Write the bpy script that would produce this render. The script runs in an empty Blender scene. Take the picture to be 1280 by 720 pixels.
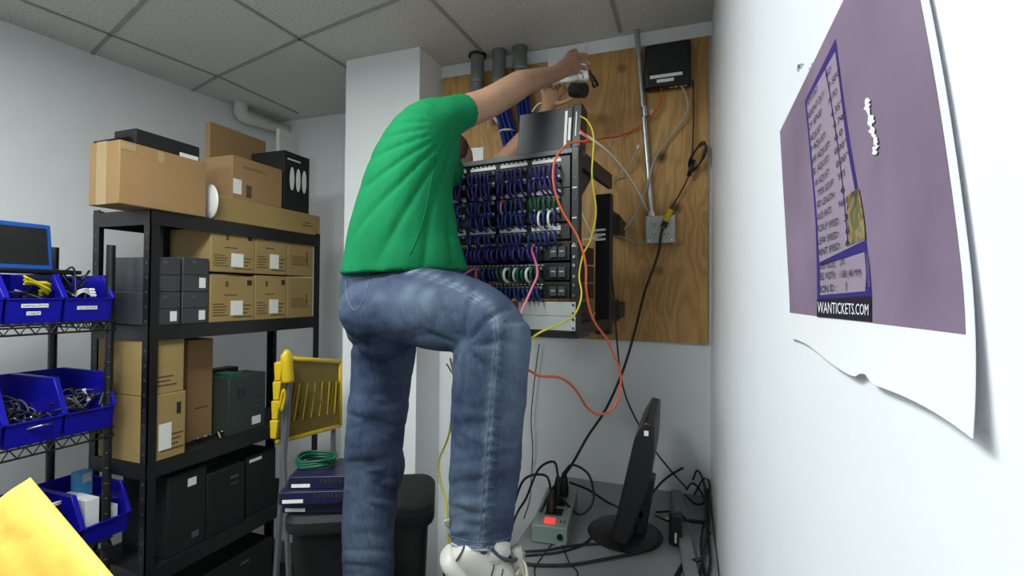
import bpy, bmesh, math, random
from mathutils import Vector, Matrix, noise
random.seed(7)
S = bpy.context.scene
COL = S.collection
R = math.radians
V = Vector

# ------------------------------------------------------------------ camera frame
FPX = 600.0
CAM = V((0, 0, 1.49))
YAW, PITCH, ROLL = R(19.8), R(0.7), R(0.5)
fw = V((-math.sin(YAW) * math.cos(PITCH), math.cos(YAW) * math.cos(PITCH), math.sin(PITCH)))
rt0 = V((math.cos(YAW), math.sin(YAW), 0))
up0 = rt0.cross(fw)
rt = (rt0 * math.cos(ROLL) + up0 * math.sin(ROLL)).normalized()
up = rt.cross(fw).normalized()

def ray(px, py):
    return fw + rt * ((px - 640) / FPX) - up * ((py - 360) / FPX)
def Q(px, py, d):
    return CAM + ray(px, py) * d
def onplane(px, py, p, n):
    r = ray(px, py)
    return CAM + r * ((V(p) - CAM).dot(V(n)) / r.dot(V(n)))
def onX(px, py, x): return onplane(px, py, (x, 0, 0), (1, 0, 0))
def onY(px, py, y): return onplane(px, py, (0, y, 0), (0, 1, 0))
def onZ(px, py, z): return onplane(px, py, (0, 0, z), (0, 0, 1))

cam_d = bpy.data.cameras.new('camera')
cam = bpy.data.objects.new('camera', cam_d)
COL.objects.link(cam)
cam_d.sensor_width = 36
cam_d.lens = 36 * FPX / 1280
cam_d.clip_start = 0.01
cam.matrix_world = Matrix(((rt.x, up.x, -fw.x, CAM.x), (rt.y, up.y, -fw.y, CAM.y), (rt.z, up.z, -fw.z, CAM.z), (0, 0, 0, 1)))
S.camera = cam

# ------------------------------------------------------------------ materials
def lin(c):
    return tuple((x / 255 / 12.92) if x / 255 <= 0.04045 else ((x / 255 + 0.055) / 1.055) ** 2.4 for x in c)
def mat(name, rgb, rough=0.6, metal=0.0, var=0.06, scale=8.0, bump=0.0, bscale=60.0, spec=0.5, rvar=0.0):
    m = bpy.data.materials.new(name); m.use_nodes = True
    nt = m.node_tree; b = nt.nodes['Principled BSDF']
    c = lin(rgb)
    b.inputs['Roughness'].default_value = rough
    b.inputs['Metallic'].default_value = metal
    b.inputs['Specular IOR Level'].default_value = spec
    tc = nt.nodes.new('ShaderNodeTexCoord')
    n = nt.nodes.new('ShaderNodeTexNoise'); n.inputs['Scale'].default_value = scale; n.inputs['Detail'].default_value = 4
    nt.links.new(tc.outputs['Object'], n.inputs['Vector'])
    rp = nt.nodes.new('ShaderNodeValToRGB')
    rp.color_ramp.elements[0].position = 0.3; rp.color_ramp.elements[1].position = 0.7
    rp.color_ramp.elements[0].color = (*[max(0, x * (1 - var)) for x in c], 1)
    rp.color_ramp.elements[1].color = (*[min(1, x * (1 + var)) for x in c], 1)
    nt.links.new(n.outputs['Fac'], rp.inputs['Fac'])
    nt.links.new(rp.outputs['Color'], b.inputs['Base Color'])
    if bump:
        n2 = nt.nodes.new('ShaderNodeTexNoise'); n2.inputs['Scale'].default_value = bscale; n2.inputs['Detail'].default_value = 3
        nt.links.new(tc.outputs['Object'], n2.inputs['Vector'])
        bp = nt.nodes.new('ShaderNodeBump'); bp.inputs['Strength'].default_value = bump; bp.inputs['Distance'].default_value = 0.004
        nt.links.new(n2.outputs['Fac'], bp.inputs['Height']); nt.links.new(bp.outputs['Normal'], b.inputs['Normal'])
    return m
def emis(name, rgb, st):
    m = mat(name, rgb); b = m.node_tree.nodes['Principled BSDF']
    b.inputs['Emission Color'].default_value = (*lin(rgb), 1); b.inputs['Emission Strength'].default_value = st
    return m

M = {}
M['wall'] = mat('wall_paint', (232, 234, 236), 0.75, var=0.015, bump=0.08, bscale=180)
M['wall_gloss'] = mat('wall_paint_smooth', (236, 238, 244), 0.42, var=0.015, bump=0.03, bscale=120)
M['ceil_grid'] = mat('ceiling_grid_metal', (150, 150, 148), 0.5)
M['floor'] = mat('floor_tile', (92, 90, 86), 0.6, var=0.15)
M['black_metal'] = mat('black_powder_coat', (22, 22, 24), 0.42, var=0.15)
M['black_plastic'] = mat('black_plastic', (17, 17, 19), 0.4, var=0.15)
M['black_matte'] = mat('black_matte', (20, 20, 22), 0.7, var=0.15)
M['dark_grey'] = mat('dark_grey_plastic', (58, 60, 66), 0.5, var=0.1)
M['mid_grey'] = mat('mid_grey_metal', (86, 88, 92), 0.45, metal=0.3, var=0.08)
M['light_grey'] = mat('light_grey_metal', (176, 180, 178), 0.5, var=0.04)
M['card'] = mat('cardboard', (156, 122, 82), 0.8, var=0.07, scale=5, bump=0.1, bscale=90)
M['card2'] = mat('cardboard_pale', (160, 134, 84), 0.8, var=0.06, scale=6, bump=0.1, bscale=90)
M['card_tape'] = mat('packing_tape', (172, 146, 108), 0.3, var=0.04)
M['card_ink'] = mat('carton_ink', (92, 70, 44), 0.8)
M['label'] = mat('paper_label', (232, 232, 228), 0.6, var=0.02)
M['ink'] = mat('ink', (38, 36, 44), 0.7)
M['blue_bin'] = mat('blue_bin_plastic', (20, 18, 160), 0.32, var=0.08)
M['blue_frame'] = mat('laptop_blue', (28, 86, 180), 0.4, var=0.05)
M['screen'] = mat('dark_screen', (36, 36, 38), 0.35)
M['yellow_cable'] = mat('yellow_cable', (196, 182, 26), 0.4)
M['orange_cable'] = mat('orange_cable', (206, 92, 48), 0.4)
M['red_cable'] = mat('red_cable', (215, 60, 30), 0.4)
M['white_cable'] = mat('white_cable', (225, 220, 205), 0.4)
M['grey_cable'] = mat('grey_cable', (165, 162, 152), 0.5)
M['black_cable'] = mat('black_cable', (18, 18, 18), 0.45)
M['purple'] = mat('purple_cable', (50, 36, 112), 0.35, var=0.1)
M['blue_cable'] = mat('blue_cable', (20, 44, 112), 0.35, var=0.1)
M['green_cable'] = mat('green_cable', (14, 84, 58), 0.35, var=0.1)
M['pink'] = mat('pink_cable', (196, 104, 130), 0.4)
M['yellow_plastic'] = mat('yellow_plastic', (206, 172, 14), 0.4, var=0.05)
M['yellow_dark'] = mat('yellow_mesh_plastic', (120, 98, 12), 0.5, var=0.12, scale=25)
M['ladder_grey'] = mat('grey_tube', (120, 122, 128), 0.35, metal=0.5)
M['galv'] = mat('galvanised', (186, 188, 186), 0.32, metal=0.8, var=0.08, scale=30)
M['pvc_grey'] = mat('grey_pvc', (112, 114, 112), 0.5)
M['pvc_white'] = mat('white_pvc', (216, 212, 206), 0.45)
M['switch_blue'] = mat('switch_blue', (24, 28, 62), 0.4, var=0.1)
M['green_pcb'] = mat('dark_green_case', (38, 62, 54), 0.45)
M['slate'] = mat('slate_plastic', (48, 58, 56), 0.5)
M['desk'] = mat('desk_laminate', (134, 134, 138), 0.45, var=0.05)
M['desk_edge'] = mat('trunking_grey', (112, 112, 116), 0.5)
M['strip_body'] = mat('surge_strip_paint', (128, 146, 138), 0.4, var=0.05)
M['red_lit'] = emis('red_rocker_lit', (255, 40, 40), 2.5)
M['red'] = mat('red_plastic', (190, 40, 36), 0.45)
M['brown_red'] = mat('brick_red', (140, 52, 46), 0.5)
M['white'] = mat('white_plastic', (236, 236, 236), 0.4, var=0.02)
M['yellow_env'] = mat('yellow_paper', (226, 184, 76), 0.6, var=0.015, scale=14, bump=0.5, bscale=24)
M['steel'] = mat('steel', (190, 190, 192), 0.25, metal=1.0)
M['skin'] = mat('skin', (172, 132, 108), 0.5, var=0.08, scale=14, bump=0.1, bscale=120)
M['hair'] = mat('short_hair', (64, 44, 34), 0.8, var=0.2, scale=60)
M['navy'] = mat('navy_cloth', (30, 36, 66), 0.8)
M['thread'] = mat('denim_thread', (98, 108, 122), 0.8, var=0.25, scale=120)
M['denim_edge'] = mat('frayed_denim', (150, 160, 176), 0.9, var=0.25, scale=150)
M['shoe_white'] = mat('shoe_leather', (196, 192, 184), 0.45, var=0.05)
M['shoe_grey'] = mat('shoe_lining', (66, 66, 78), 0.7)
M['sock'] = mat('sock', (190, 188, 182), 0.9, bump=0.4, bscale=200)
M['lace'] = mat('shoe_lace', (190, 180, 158), 0.8)
M['toolblue'] = mat('light_blue_box', (70, 150, 205), 0.5)
M['violet_print'] = mat('violet_print', (132, 114, 138), 0.38, var=0.16, scale=14)
M['label_print'] = mat('label_print', (152, 136, 156), 0.4, var=0.04)
M['navy_print'] = mat('navy_print', (52, 44, 120), 0.4)
M['black_print'] = mat('black_print', (34, 28, 48), 0.4)
M['paper'] = mat('photo_paper', (236, 236, 240), 0.4, var=0.01)

# green polo cotton
g = mat('green_pique_cotton', (10, 116, 70), 0.85, var=0.08, scale=9, bump=0.35, bscale=420, spec=0.2); M['green'] = g
# denim
def denim():
    m = bpy.data.materials.new('denim'); m.use_nodes = True; nt = m.node_tree; b = nt.nodes['Principled BSDF']
    b.inputs['Roughness'].default_value = 0.9; b.inputs['Specular IOR Level'].default_value = 0.15
    tc = nt.nodes.new('ShaderNodeTexCoord')
    n1 = nt.nodes.new('ShaderNodeTexNoise'); n1.inputs['Scale'].default_value = 5.5; n1.inputs['Detail'].default_value = 6; n1.inputs['Roughness'].default_value = 0.6
    mp = nt.nodes.new('ShaderNodeMapping'); mp.inputs['Scale'].default_value = (260, 260, 40)
    n2 = nt.nodes.new('ShaderNodeTexNoise'); n2.inputs['Scale'].default_value = 1.0; n2.inputs['Detail'].default_value = 2
    nt.links.new(tc.outputs['Object'], n1.inputs['Vector']); nt.links.new(tc.outputs['Object'], mp.inputs['Vector']); nt.links.new(mp.outputs[0], n2.inputs['Vector'])
    r1 = nt.nodes.new('ShaderNodeValToRGB')
    r1.color_ramp.elements[0].position = 0.34; r1.color_ramp.elements[0].color = (*lin((34, 42, 70)), 1)
    r1.color_ramp.elements[1].position = 0.68; r1.color_ramp.elements[1].color = (*lin((78, 92, 112)), 1)
    mx = nt.nodes.new('ShaderNodeMix'); mx.data_type = 'RGBA'; mx.blend_type = 'OVERLAY'; mx.inputs[0].default_value = 0.55
    nt.links.new(n1.outputs['Fac'], r1.inputs['Fac']); nt.links.new(r1.outputs['Color'], mx.inputs[6]); nt.links.new(n2.outputs['Color'], mx.inputs[7])
    hs = nt.nodes.new('ShaderNodeRGBToBW'); nt.links.new(n2.outputs['Color'], hs.inputs[0]); nt.links.new(hs.outputs[0], mx.inputs[7])
    at = nt.nodes.new('ShaderNodeAttribute'); at.attribute_name = 'wear'
    mw = nt.nodes.new('ShaderNodeMix'); mw.data_type = 'RGBA'; nt.links.new(at.outputs['Fac'], mw.inputs[0])
    nt.links.new(mx.outputs[2], mw.inputs[6]); mw.inputs[7].default_value = (*lin((128, 144, 160)), 1)
    nt.links.new(mw.outputs[2], b.inputs['Base Color'])
    bp = nt.nodes.new('ShaderNodeBump'); bp.inputs['Strength'].default_value = 0.3; bp.inputs['Distance'].default_value = 0.002
    nt.links.new(n2.outputs['Fac'], bp.inputs['Height']); nt.links.new(bp.outputs['Normal'], b.inputs['Normal'])
    return m
M['denim'] = denim()
def plywood():
    m = bpy.data.materials.new('plywood'); m.use_nodes = True; nt = m.node_tree; b = nt.nodes['Principled BSDF']
    b.inputs['Roughness'].default_value = 0.55
    tc = nt.nodes.new('ShaderNodeTexCoord')
    mp = nt.nodes.new('ShaderNodeMapping'); mp.inputs['Scale'].default_value = (3.2, 1, 0.55)
    n1 = nt.nodes.new('ShaderNodeTexNoise'); n1.inputs['Scale'].default_value = 2.2; n1.inputs['Detail'].default_value = 3; n1.inputs['Distortion'].default_value = 0.8
    nt.links.new(tc.outputs['Object'], mp.inputs['Vector']); nt.links.new(mp.outputs[0], n1.inputs['Vector'])
    ml = nt.nodes.new('ShaderNodeMath'); ml.operation = 'MULTIPLY'; ml.inputs[1].default_value = 26; nt.links.new(n1.outputs['Fac'], ml.inputs[0])
    fr = nt.nodes.new('ShaderNodeMath'); fr.operation = 'PINGPONG'; fr.inputs[1].default_value = 1; nt.links.new(ml.outputs[0], fr.inputs[0])
    r1 = nt.nodes.new('ShaderNodeValToRGB')
    r1.color_ramp.elements[0].position = 0.0; r1.color_ramp.elements[0].color = (*lin((174, 130, 72)), 1)
    r1.color_ramp.elements[1].position = 1.0; r1.color_ramp.elements[1].color = (*lin((202, 158, 94)), 1)
    nt.links.new(fr.outputs[0], r1.inputs['Fac'])
    vo = nt.nodes.new('ShaderNodeTexVoronoi'); vo.inputs['Scale'].default_value = 5.5
    nt.links.new(tc.outputs['Object'], vo.inputs['Vector'])
    r2 = nt.nodes.new('ShaderNodeValToRGB')
    r2.color_ramp.elements[0].position = 0.05; r2.color_ramp.elements[0].color = (0.16, 0.09, 0.05, 1)
    r2.color_ramp.elements[1].position = 0.17; r2.color_ramp.elements[1].color = (1, 1, 1, 1)
    nt.links.new(vo.outputs['Distance'], r2.inputs['Fac'])
    n3 = nt.nodes.new('ShaderNodeTexNoise'); n3.inputs['Scale'].default_value = 1.6; nt.links.new(tc.outputs['Object'], n3.inputs['Vector'])
    r3 = nt.nodes.new('ShaderNodeValToRGB'); r3.color_ramp.elements[0].position = 0.35; r3.color_ramp.elements[0].color = (0.72, 0.66, 0.6, 1); r3.color_ramp.elements[1].position = 0.6
    nt.links.new(n3.outputs['Fac'], r3.inputs['Fac'])
    m1 = nt.nodes.new('ShaderNodeMix'); m1.data_type = 'RGBA'; m1.blend_type = 'MULTIPLY'; m1.inputs[0].default_value = 1
    m2 = nt.nodes.new('ShaderNodeMix'); m2.data_type = 'RGBA'; m2.blend_type = 'MULTIPLY'; m2.inputs[0].default_value = 1
    nt.links.new(r1.outputs[0], m1.inputs[6]); nt.links.new(r2.outputs[0], m1.inputs[7])
    nt.links.new(m1.outputs[2], m2.inputs[6]); nt.links.new(r3.outputs[0], m2.inputs[7])
    nt.links.new(m2.outputs[2], b.inputs['Base Color'])
    return m
M['ply'] = plywood()
def ceiltile():
    m = bpy.data.materials.new('acoustic_tile'); m.use_nodes = True; nt = m.node_tree; b = nt.nodes['Principled BSDF']
    b.inputs['Roughness'].default_value = 0.9
    tc = nt.nodes.new('ShaderNodeTexCoord'); n = nt.nodes.new('ShaderNodeTexNoise'); n.inputs['Scale'].default_value = 130; n.inputs['Detail'].default_value = 3
    nt.links.new(tc.outputs['Object'], n.inputs['Vector'])
    r = nt.nodes.new('ShaderNodeValToRGB'); r.color_ramp.elements[0].position = 0.36; r.color_ramp.elements[0].color = (*lin((186, 184, 178)), 1)
    r.color_ramp.elements[1].position = 0.5; r.color_ramp.elements[1].color = (*lin((212, 210, 203)), 1)
    nt.links.new(n.outputs['Fac'], r.inputs['Fac']); nt.links.new(r.outputs[0], b.inputs['Base Color'])
    return m
M['tile'] = ceiltile()

# ------------------------------------------------------------------ mesh builder
class MB:
    def __init__(s):
        s.v = []; s.f = []; s.m = []; s.mats = []
    def mi(s, m):
        m = M[m] if isinstance(m, str) else m
        if m not in s.mats: s.mats.append(m)
        return s.mats.index(m)
    def add(s, vs, fs, m, T=None):
        k = len(s.v); i = s.mi(m)
        s.v += [(T @ V(v)) if T is not None else V(v) for v in vs]
        s.f += [[a + k for a in f] for f in fs]; s.m += [i] * len(fs)
        return s
    def box(s, lo, hi, m, T=None):
        x0, y0, z0 = lo; x1, y1, z1 = hi
        return s.add([(x0,y0,z0),(x1,y0,z0),(x1,y1,z0),(x0,y1,z0),(x0,y0,z1),(x1,y0,z1),(x1,y1,z1),(x0,y1,z1)],
                     [(3,2,1,0),(4,5,6,7),(0,1,5,4),(1,2,6,5),(2,3,7,6),(3,0,4,7)], m, T)
    def rings(s, rs, m, cap=True, T=None):
        n = len(rs[0]); vs = [p for r in rs for p in r]; fs = []
        for i in range(len(rs) - 1):
            for j in range(n):
                a = i * n + j; b = i * n + (j + 1) % n
                fs.append((a, b, b + n, a + n))
        if cap:
            fs.append(tuple(reversed(range(n)))); fs.append(tuple(range((len(rs) - 1) * n, len(rs) * n)))
        return s.add(vs, fs, m, T)
    def cyl(s, a, b, r, m, r2=None, n=16, T=None):
        a, b = V(a), V(b); t = (b - a).normalized()
        h = V((0, 0, 1)) if abs(t.z) < 0.9 else V((1, 0, 0))
        u = t.cross(h).normalized(); w = t.cross(u)
        r2 = r if r2 is None else r2
        rs = [[c + (u * math.cos(2 * math.pi * k / n) + w * math.sin(2 * math.pi * k / n)) * q for k in range(n)] for c, q in ((a, r), (b, r2))]
        return s.rings(rs, m, T=T)
    def tube(s, pts, r, m, n=8, smooth=6, T=None, taper=None):
        pts = spline([V(p) for p in pts], smooth) if smooth else [V(p) for p in pts]
        rs = []; u = None
        for i, p in enumerate(pts):
            t = (pts[min(i + 1, len(pts) - 1)] - pts[max(i - 1, 0)]).normalized()
            if u is None:
                h = V((0, 0, 1)) if abs(t.z) < 0.9 else V((1, 0, 0)); u = t.cross(h).normalized()
            else:
                u = (u - t * u.dot(t)).normalized()
            w = t.cross(u); q = r if taper is None else r * taper[min(len(taper) - 1, int(i * len(taper) / len(pts)))]
            rs.append([p + (u * math.cos(2 * math.pi * k / n) + w * math.sin(2 * math.pi * k / n)) * q for k in range(n)])
        return s.rings(rs, m, T=T)
    def lathe(s, c, prof, m, n=24, T=None, axis='z'):
        rs = []
        for r, z in prof:
            ring = []
            for k in range(n):
                a = 2 * math.pi * k / n; x, y = r * math.cos(a), r * math.sin(a)
                ring.append(V(c) + (V((x, y, z)) if axis == 'z' else V((z, y, x)) if axis == 'x' else V((x, z, -y))))
            rs.append(ring)
        return s.rings(rs, m, T=T)
    def prism(s, poly, a, b, m, T=None):
        n = len(poly); vs = [V(p) + V(a) for p in poly] + [V(p) + V(b) for p in poly]
        fs = [tuple(reversed(range(n))), tuple(range(n, 2 * n))] + [(i, (i + 1) % n, n + (i + 1) % n, n + i) for i in range(n)]
        return s.add(vs, fs, m, T)
    def build(s, name, parent=None, bevel=0.0, smooth=False, sub=0, T=None):
        me = bpy.data.meshes.new(name)
        org = V((0, 0, 0))
        me.from_pydata([tuple(v) for v in s.v], [], s.f)
        for m in s.mats: me.materials.append(m)
        for p, i in zip(me.polygons, s.m): p.material_index = i
        bm = bmesh.new(); bm.from_mesh(me); bmesh.ops.recalc_face_normals(bm, faces=bm.faces); bm.to_mesh(me); bm.free()
        o = bpy.data.objects.new(name, me); COL.objects.link(o)
        if parent is not None:
            o.parent = parent
            o.matrix_parent_inverse = world(parent).inverted()
        elif T is None and len(s.v):
            # origin at the base centre
            xs = [v.x for v in s.v]; ys = [v.y for v in s.v]; zs = [v.z for v in s.v]
            org = V(((min(xs) + max(xs)) / 2, (min(ys) + max(ys)) / 2, min(zs)))
            me.transform(Matrix.Translation(-org)); o.location = org
        if bevel:
            b = o.modifiers.new('bevel', 'BEVEL'); b.width = bevel; b.segments = 2; b.limit_method = 'ANGLE'
        if sub:
            q = o.modifiers.new('sub', 'SUBSURF'); q.levels = sub; q.render_levels = sub
        if smooth or sub:
            for p in me.polygons: p.use_smooth = True
        elif bevel == 0 and len(me.polygons) > 6:
            me.shade_smooth() if False else None
        if smooth == 'auto' or bevel:
            try: me.set_sharp_from_angle(angle=R(35)); [setattr(p, 'use_smooth', True) for p in me.polygons]
            except Exception: pass
        return o
def world(o):
    m = o.matrix_basis.copy()
    return (world(o.parent) @ o.matrix_parent_inverse @ m) if o.parent else m
def spline(p, k):
    if len(p) < 3: return p
    out = []
    q = [p[0] * 2 - p[1]] + p + [p[-1] * 2 - p[-2]]
    for i in range(1, len(q) - 2):
        for j in range(k):
            t = j / k; a, b, c, d = q[i - 1], q[i], q[i + 1], q[i + 2]
            out.append(0.5 * ((2 * b) + (c - a) * t + (2 * a - 5 * b + 4 * c - d) * t * t + (3 * b - a - 3 * c + d) * t ** 3))
    out.append(p[-1]); return out
def tag(o, label, cat, group=None, kind=None):
    o['label'] = label; o['category'] = cat
    if group: o['group'] = group
    if kind: o['kind'] = kind
    return o
def thing(name, loc, label, cat, group=None, rz=0, T=None):
    o = bpy.data.objects.new(name, None); COL.objects.link(o); o.empty_display_size = 0.05
    if T is not None: o.matrix_world = T; o.matrix_basis = T
    else: o.location = loc; o.rotation_euler = (0, 0, rz)
    return tag(o, label, cat, group)
def struct(o): o['kind'] = 'structure'; return o
def copy_tree(o, dloc=None, label=None, group=None):
    c = o.copy(); COL.objects.link(c)
    for ch in o.children:
        d = ch.copy(); COL.objects.link(d); d.parent = c; d.matrix_parent_inverse = ch.matrix_parent_inverse.copy()
        for g in ch.children:
            e = g.copy(); COL.objects.link(e); e.parent = d; e.matrix_parent_inverse = g.matrix_parent_inverse.copy()
    if label: c['label'] = label
    if group: c['group'] = group
    return c
def frame(o, x, y, z):
    """matrix from an origin and three axes"""
    x, y, z = V(x).normalized(), V(y).normalized(), V(z).normalized()
    return Matrix(((x.x, y.x, z.x, o[0]), (x.y, y.y, z.y, o[1]), (x.z, y.z, z.z, o[2]), (0, 0, 0, 1)))
def textmesh(body, size=1.0, ext=0.0):
    cu = bpy.data.curves.new('t', 'FONT'); cu.body = body; cu.size = size; cu.resolution_u = 2; cu.extrude = ext
    o = bpy.data.objects.new('t', cu); COL.objects.link(o)
    me = bpy.data.meshes.new_from_object(o.evaluated_get(bpy.context.evaluated_depsgraph_get()))
    vs = [v.co.copy() for v in me.vertices]; fs = [tuple(p.vertices) for p in me.polygons]
    bpy.data.objects.remove(o); bpy.data.curves.remove(cu); bpy.data.meshes.remove(me)
    return vs, fs
def puttext(mb, body, O, X, Z, width, height, m, off=0.0006):
    """flat lettering on a surface: O lower-left corner, X reading direction, Z up"""
    vs, fs = textmesh(body)
    x0 = min(v.x for v in vs); x1 = max(v.x for v in vs); y0 = min(v.y for v in vs); y1 = max(v.y for v in vs)
    X, Z = V(X).normalized(), V(Z).normalized(); N = X.cross(Z) * off
    mb.add([V(O) + X * ((v.x - x0) / (x1 - x0) * width) + Z * ((v.y - y0) / (y1 - y0) * height) + N for v in vs], fs, m)
def cable(name, pts, r, m, label, cat='cable', group=None, n=8, ends=None):
    mb = MB().tube(pts, r, m, n=n)
    o = mb.build(name, smooth=True); tag(o, label, cat, group)
    if ends:
        for (a, b, w, mm) in ends:
            MB().cyl(a, b, w, mm, n=10).build('plug', parent=o, bevel=0)
    return o

# ------------------------------------------------------------------ room
D = 1.95                      # plywood wall
ZC = onY(700, 60, D).z        # ceiling
XR = 0.093                    # right wall
A = onZ(350, 153, ZC); B = onZ(0, 24, ZC)
YB2 = A.y
u = (A - B).normalized()
near = A - u * 5.2
YN = -2.6
def lwx(y): return A.x + (y - A.y) * u.x / u.y
XP0 = onY(553, 100, D).x      # pillar right side
YP = D - 0.20
XP1 = onY(430, 300, YP).x
T_ = 0.1
def poly_wall(name, p0, p1, n, m, z0=0, z1=None):
    z1 = ZC if z1 is None else z1
    n = V(n).normalized() * T_
    a, b = V((p0[0], p0[1], 0)), V((p1[0], p1[1], 0))
    mb = MB().prism([a, b, b + n, a + n], (0, 0, z0), (0, 0, z1), m)
    return struct(mb.build(name))
struct(MB().box((-3.4, YN, -0.1), (XR + T_, YB2 + T_, 0), 'floor').build('floor'))
struct(MB().box((-3.4, YN, ZC), (XR + T_, YB2 + T_, ZC + 0.1), 'tile').build('ceiling'))
poly_wall('wall_right', (XR, YN), (XR, D + T_), (1, 0, 0), 'wall_gloss')
poly_wall('wall_back', (XP0, D), (XR + T_, D), (0, 1, 0), 'wall')
poly_wall('wall_alcove', (A.x - T_, YB2), (XP1 + 0.05, YB2), (0, 1, 0), 'wall')
poly_wall('wall_left', (A.x, A.y + 0.05), (lwx(YN), YN), (-u.y, u.x, 0), 'wall')
poly_wall('wall_near', (lwx(YN), YN), (XR + T_, YN), (0, -1, 0), 'wall')
struct(MB().box((XP1, YP, 0), (XP0, YB2 + T_, ZC), 'wall').build('wall_pillar'))
# narrow white ledger above the plywood and casing between plywood and right wall
struct(MB().box((XP0 + 0.001, D - 0.012, ZC - 0.055), (XR - 0.001, D, ZC - 0.001), 'wall').build('trim_1'))
# ceiling T-bars
def bar(i, a, b):
    a, b = onZ(*a, ZC), onZ(*b, ZC); t = (b - a).normalized(); a = a - t * (0 if i[0] == 'f' else 0); w = V((-t.y, t.x, 0)) * 0.009
    mb = MB().prism([a - w, a + w, b + w, b - w], (0, 0, -0.004), (0, 0, 0.001), 'ceil_grid')
    return mb
def gl(a, b, ea=0.0, eb=0.0):
    a, b = onZ(*a, ZC), onZ(*b, ZC); t = (b - a).normalized(); a = a - t * ea; b = b + t * eb
    w = V((-t.y, t.x, 0)) * 0.007
    global tb
    tb += 1
    return struct(MB().prism([a - w, a + w, b + w, b - w], (0, 0, -0.004), (0, 0, 0.001), 'ceil_grid').build('trim_%d' % tb))
tb = 1
gl((372, 141), (272, 95)); gl((272, 95), (138, 43)); gl((138, 43), (28, 0), 0, 0.6)
gl((440, 88), (374, 48)); gl((374, 48), (295, 0), 0, 1.6)
gl((602, 64), (540, 0), 0, 2.0); gl((776, 40), (765, 0), 0, 2.0)
gl((239, 114), (272, 95)); gl((272, 95), (374, 48)); gl((374, 48), (494, 0), 0, 1.0)
gl((110, 72), (138, 43)); gl((138, 43), (180, 0), 0, 1.2)

# ------------------------------------------------------------------ lights (fluorescent troffers behind and above the camera)
def troffer(x, y, w, l, power, label):
    t = thing('ceiling_light', (x, y, ZC - 0.03), label, 'light')
    fr = MB()
    for a, b in (((-w/2, -l/2, 0), (w/2, -l/2 + 0.03, 0.03)), ((-w/2, l/2 - 0.03, 0), (w/2, l/2, 0.03)), ((-w/2, -l/2, 0), (-w/2 + 0.03, l/2, 0.03)), ((w/2 - 0.03, -l/2, 0), (w/2, l/2, 0.03))):
        fr.box(a, b, 'white', T=Matrix.Translation((x, y, ZC - 0.03)))
    fr.build('frame', parent=t)
    d = MB().box((-w/2 + 0.03, -l/2 + 0.03, 0.012), (w/2 - 0.03, l/2 - 0.03, 0.02), M['lamp'], T=Matrix.Translation((x, y, ZC - 0.03)))
    d.build('diffuser', parent=t)
    la = bpy.data.lights.new('troffer_lamp', 'AREA'); la.shape = 'RECTANGLE'; la.size = w - 0.06; la.size_y = l - 0.06; la.energy = power; la.color = (0.93, 1.0, 0.97)
    lo = bpy.data.objects.new('troffer_lamp', la); COL.objects.link(lo); lo.location = (x, y, ZC - 0.04)
M['lamp'] = emis('lamp_diffuser', (245, 255, 250), 4)
troffer(-0.95, 0.1, 0.6, 1.2, 34, 'fluorescent ceiling panel above and behind the viewpoint')
troffer(-1.95, -0.5, 0.6, 1.2, 15, 'fluorescent ceiling panel on the far side of the room, behind the viewpoint')
w = bpy.data.worlds.new('world'); S.world = w; w.use_nodes = True
w.node_tree.nodes['Background'].inputs[0].default_value = (0.02, 0.02, 0.022, 1)

# ------------------------------------------------------------------ plywood + things on the back wall
px0 = onY(553, 300, D).x + 0.004; px1 = onY(885, 300, D - 0.02).x
pz0 = onY(787, 426, D - 0.02).z; pz1 = ZC - 0.055
PY = D - 0.018
tag(MB().box((px0, PY, pz0), (px1, D - 0.0005, pz1 - 0.002), 'ply').build('plywood_backboard', bevel=0.001), 'large square plywood backboard with knots screwed to the back wall', 'backboard')

# conduits
def conduit(px, py0, py1, r, label):
    x = onY(px, 100, PY - r).x; z1 = ZC; z0 = onY(px, py1, PY - r).z
    y = PY - r - 0.012
    t = thing('conduit', (x, y, z0), label, 'conduit', 'grey conduits coming down from the ceiling')
    MB().cyl((x, y, z0 + 0.12), (x, y, z1), r, 'pvc_grey', n=24).build('pipe', parent=t, smooth='auto')
    c = MB().lathe((x, y, z0), [(r*0.92, 0), (r*1.06, 0.003), (r*1.06, 0.02), (r*0.98, 0.024), (r*0.98, 0.045), (r*1.1, 0.05), (r*1.1, 0.075), (r*1.0, 0.08), (r*1.0, 0.125)], 'pvc_grey')
    c.build('connector', parent=t, smooth='auto')
    MB().lathe((x, y, z0), [(r*1.02, 0.045), (r*1.13, 0.047), (r*1.13, 0.053), (r*1.02, 0.055)], 'steel').build('ring', parent=t, smooth='auto')
    MB().lathe((x, y, ZC), [(r*(1.35 if px < 610 else 1.12), -0.008), (r*(1.35 if px < 610 else 1.12), -0.0005), (r*1.1, 0)], 'black_matte' if px < 610 else 'pvc_grey').build('collar', parent=t)
    return x, y, z0
cA = conduit(598, 70, 120, 0.029, 'leftmost grey conduit from the ceiling, above the green shoulder')
cB = conduit(625, 70, 122, 0.029, 'middle one of three grey conduits, above the bare elbow')
cC = conduit(651, 62, 104, 0.029, 'rightmost grey conduit from the ceiling, beside the pinned white paper')

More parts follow.
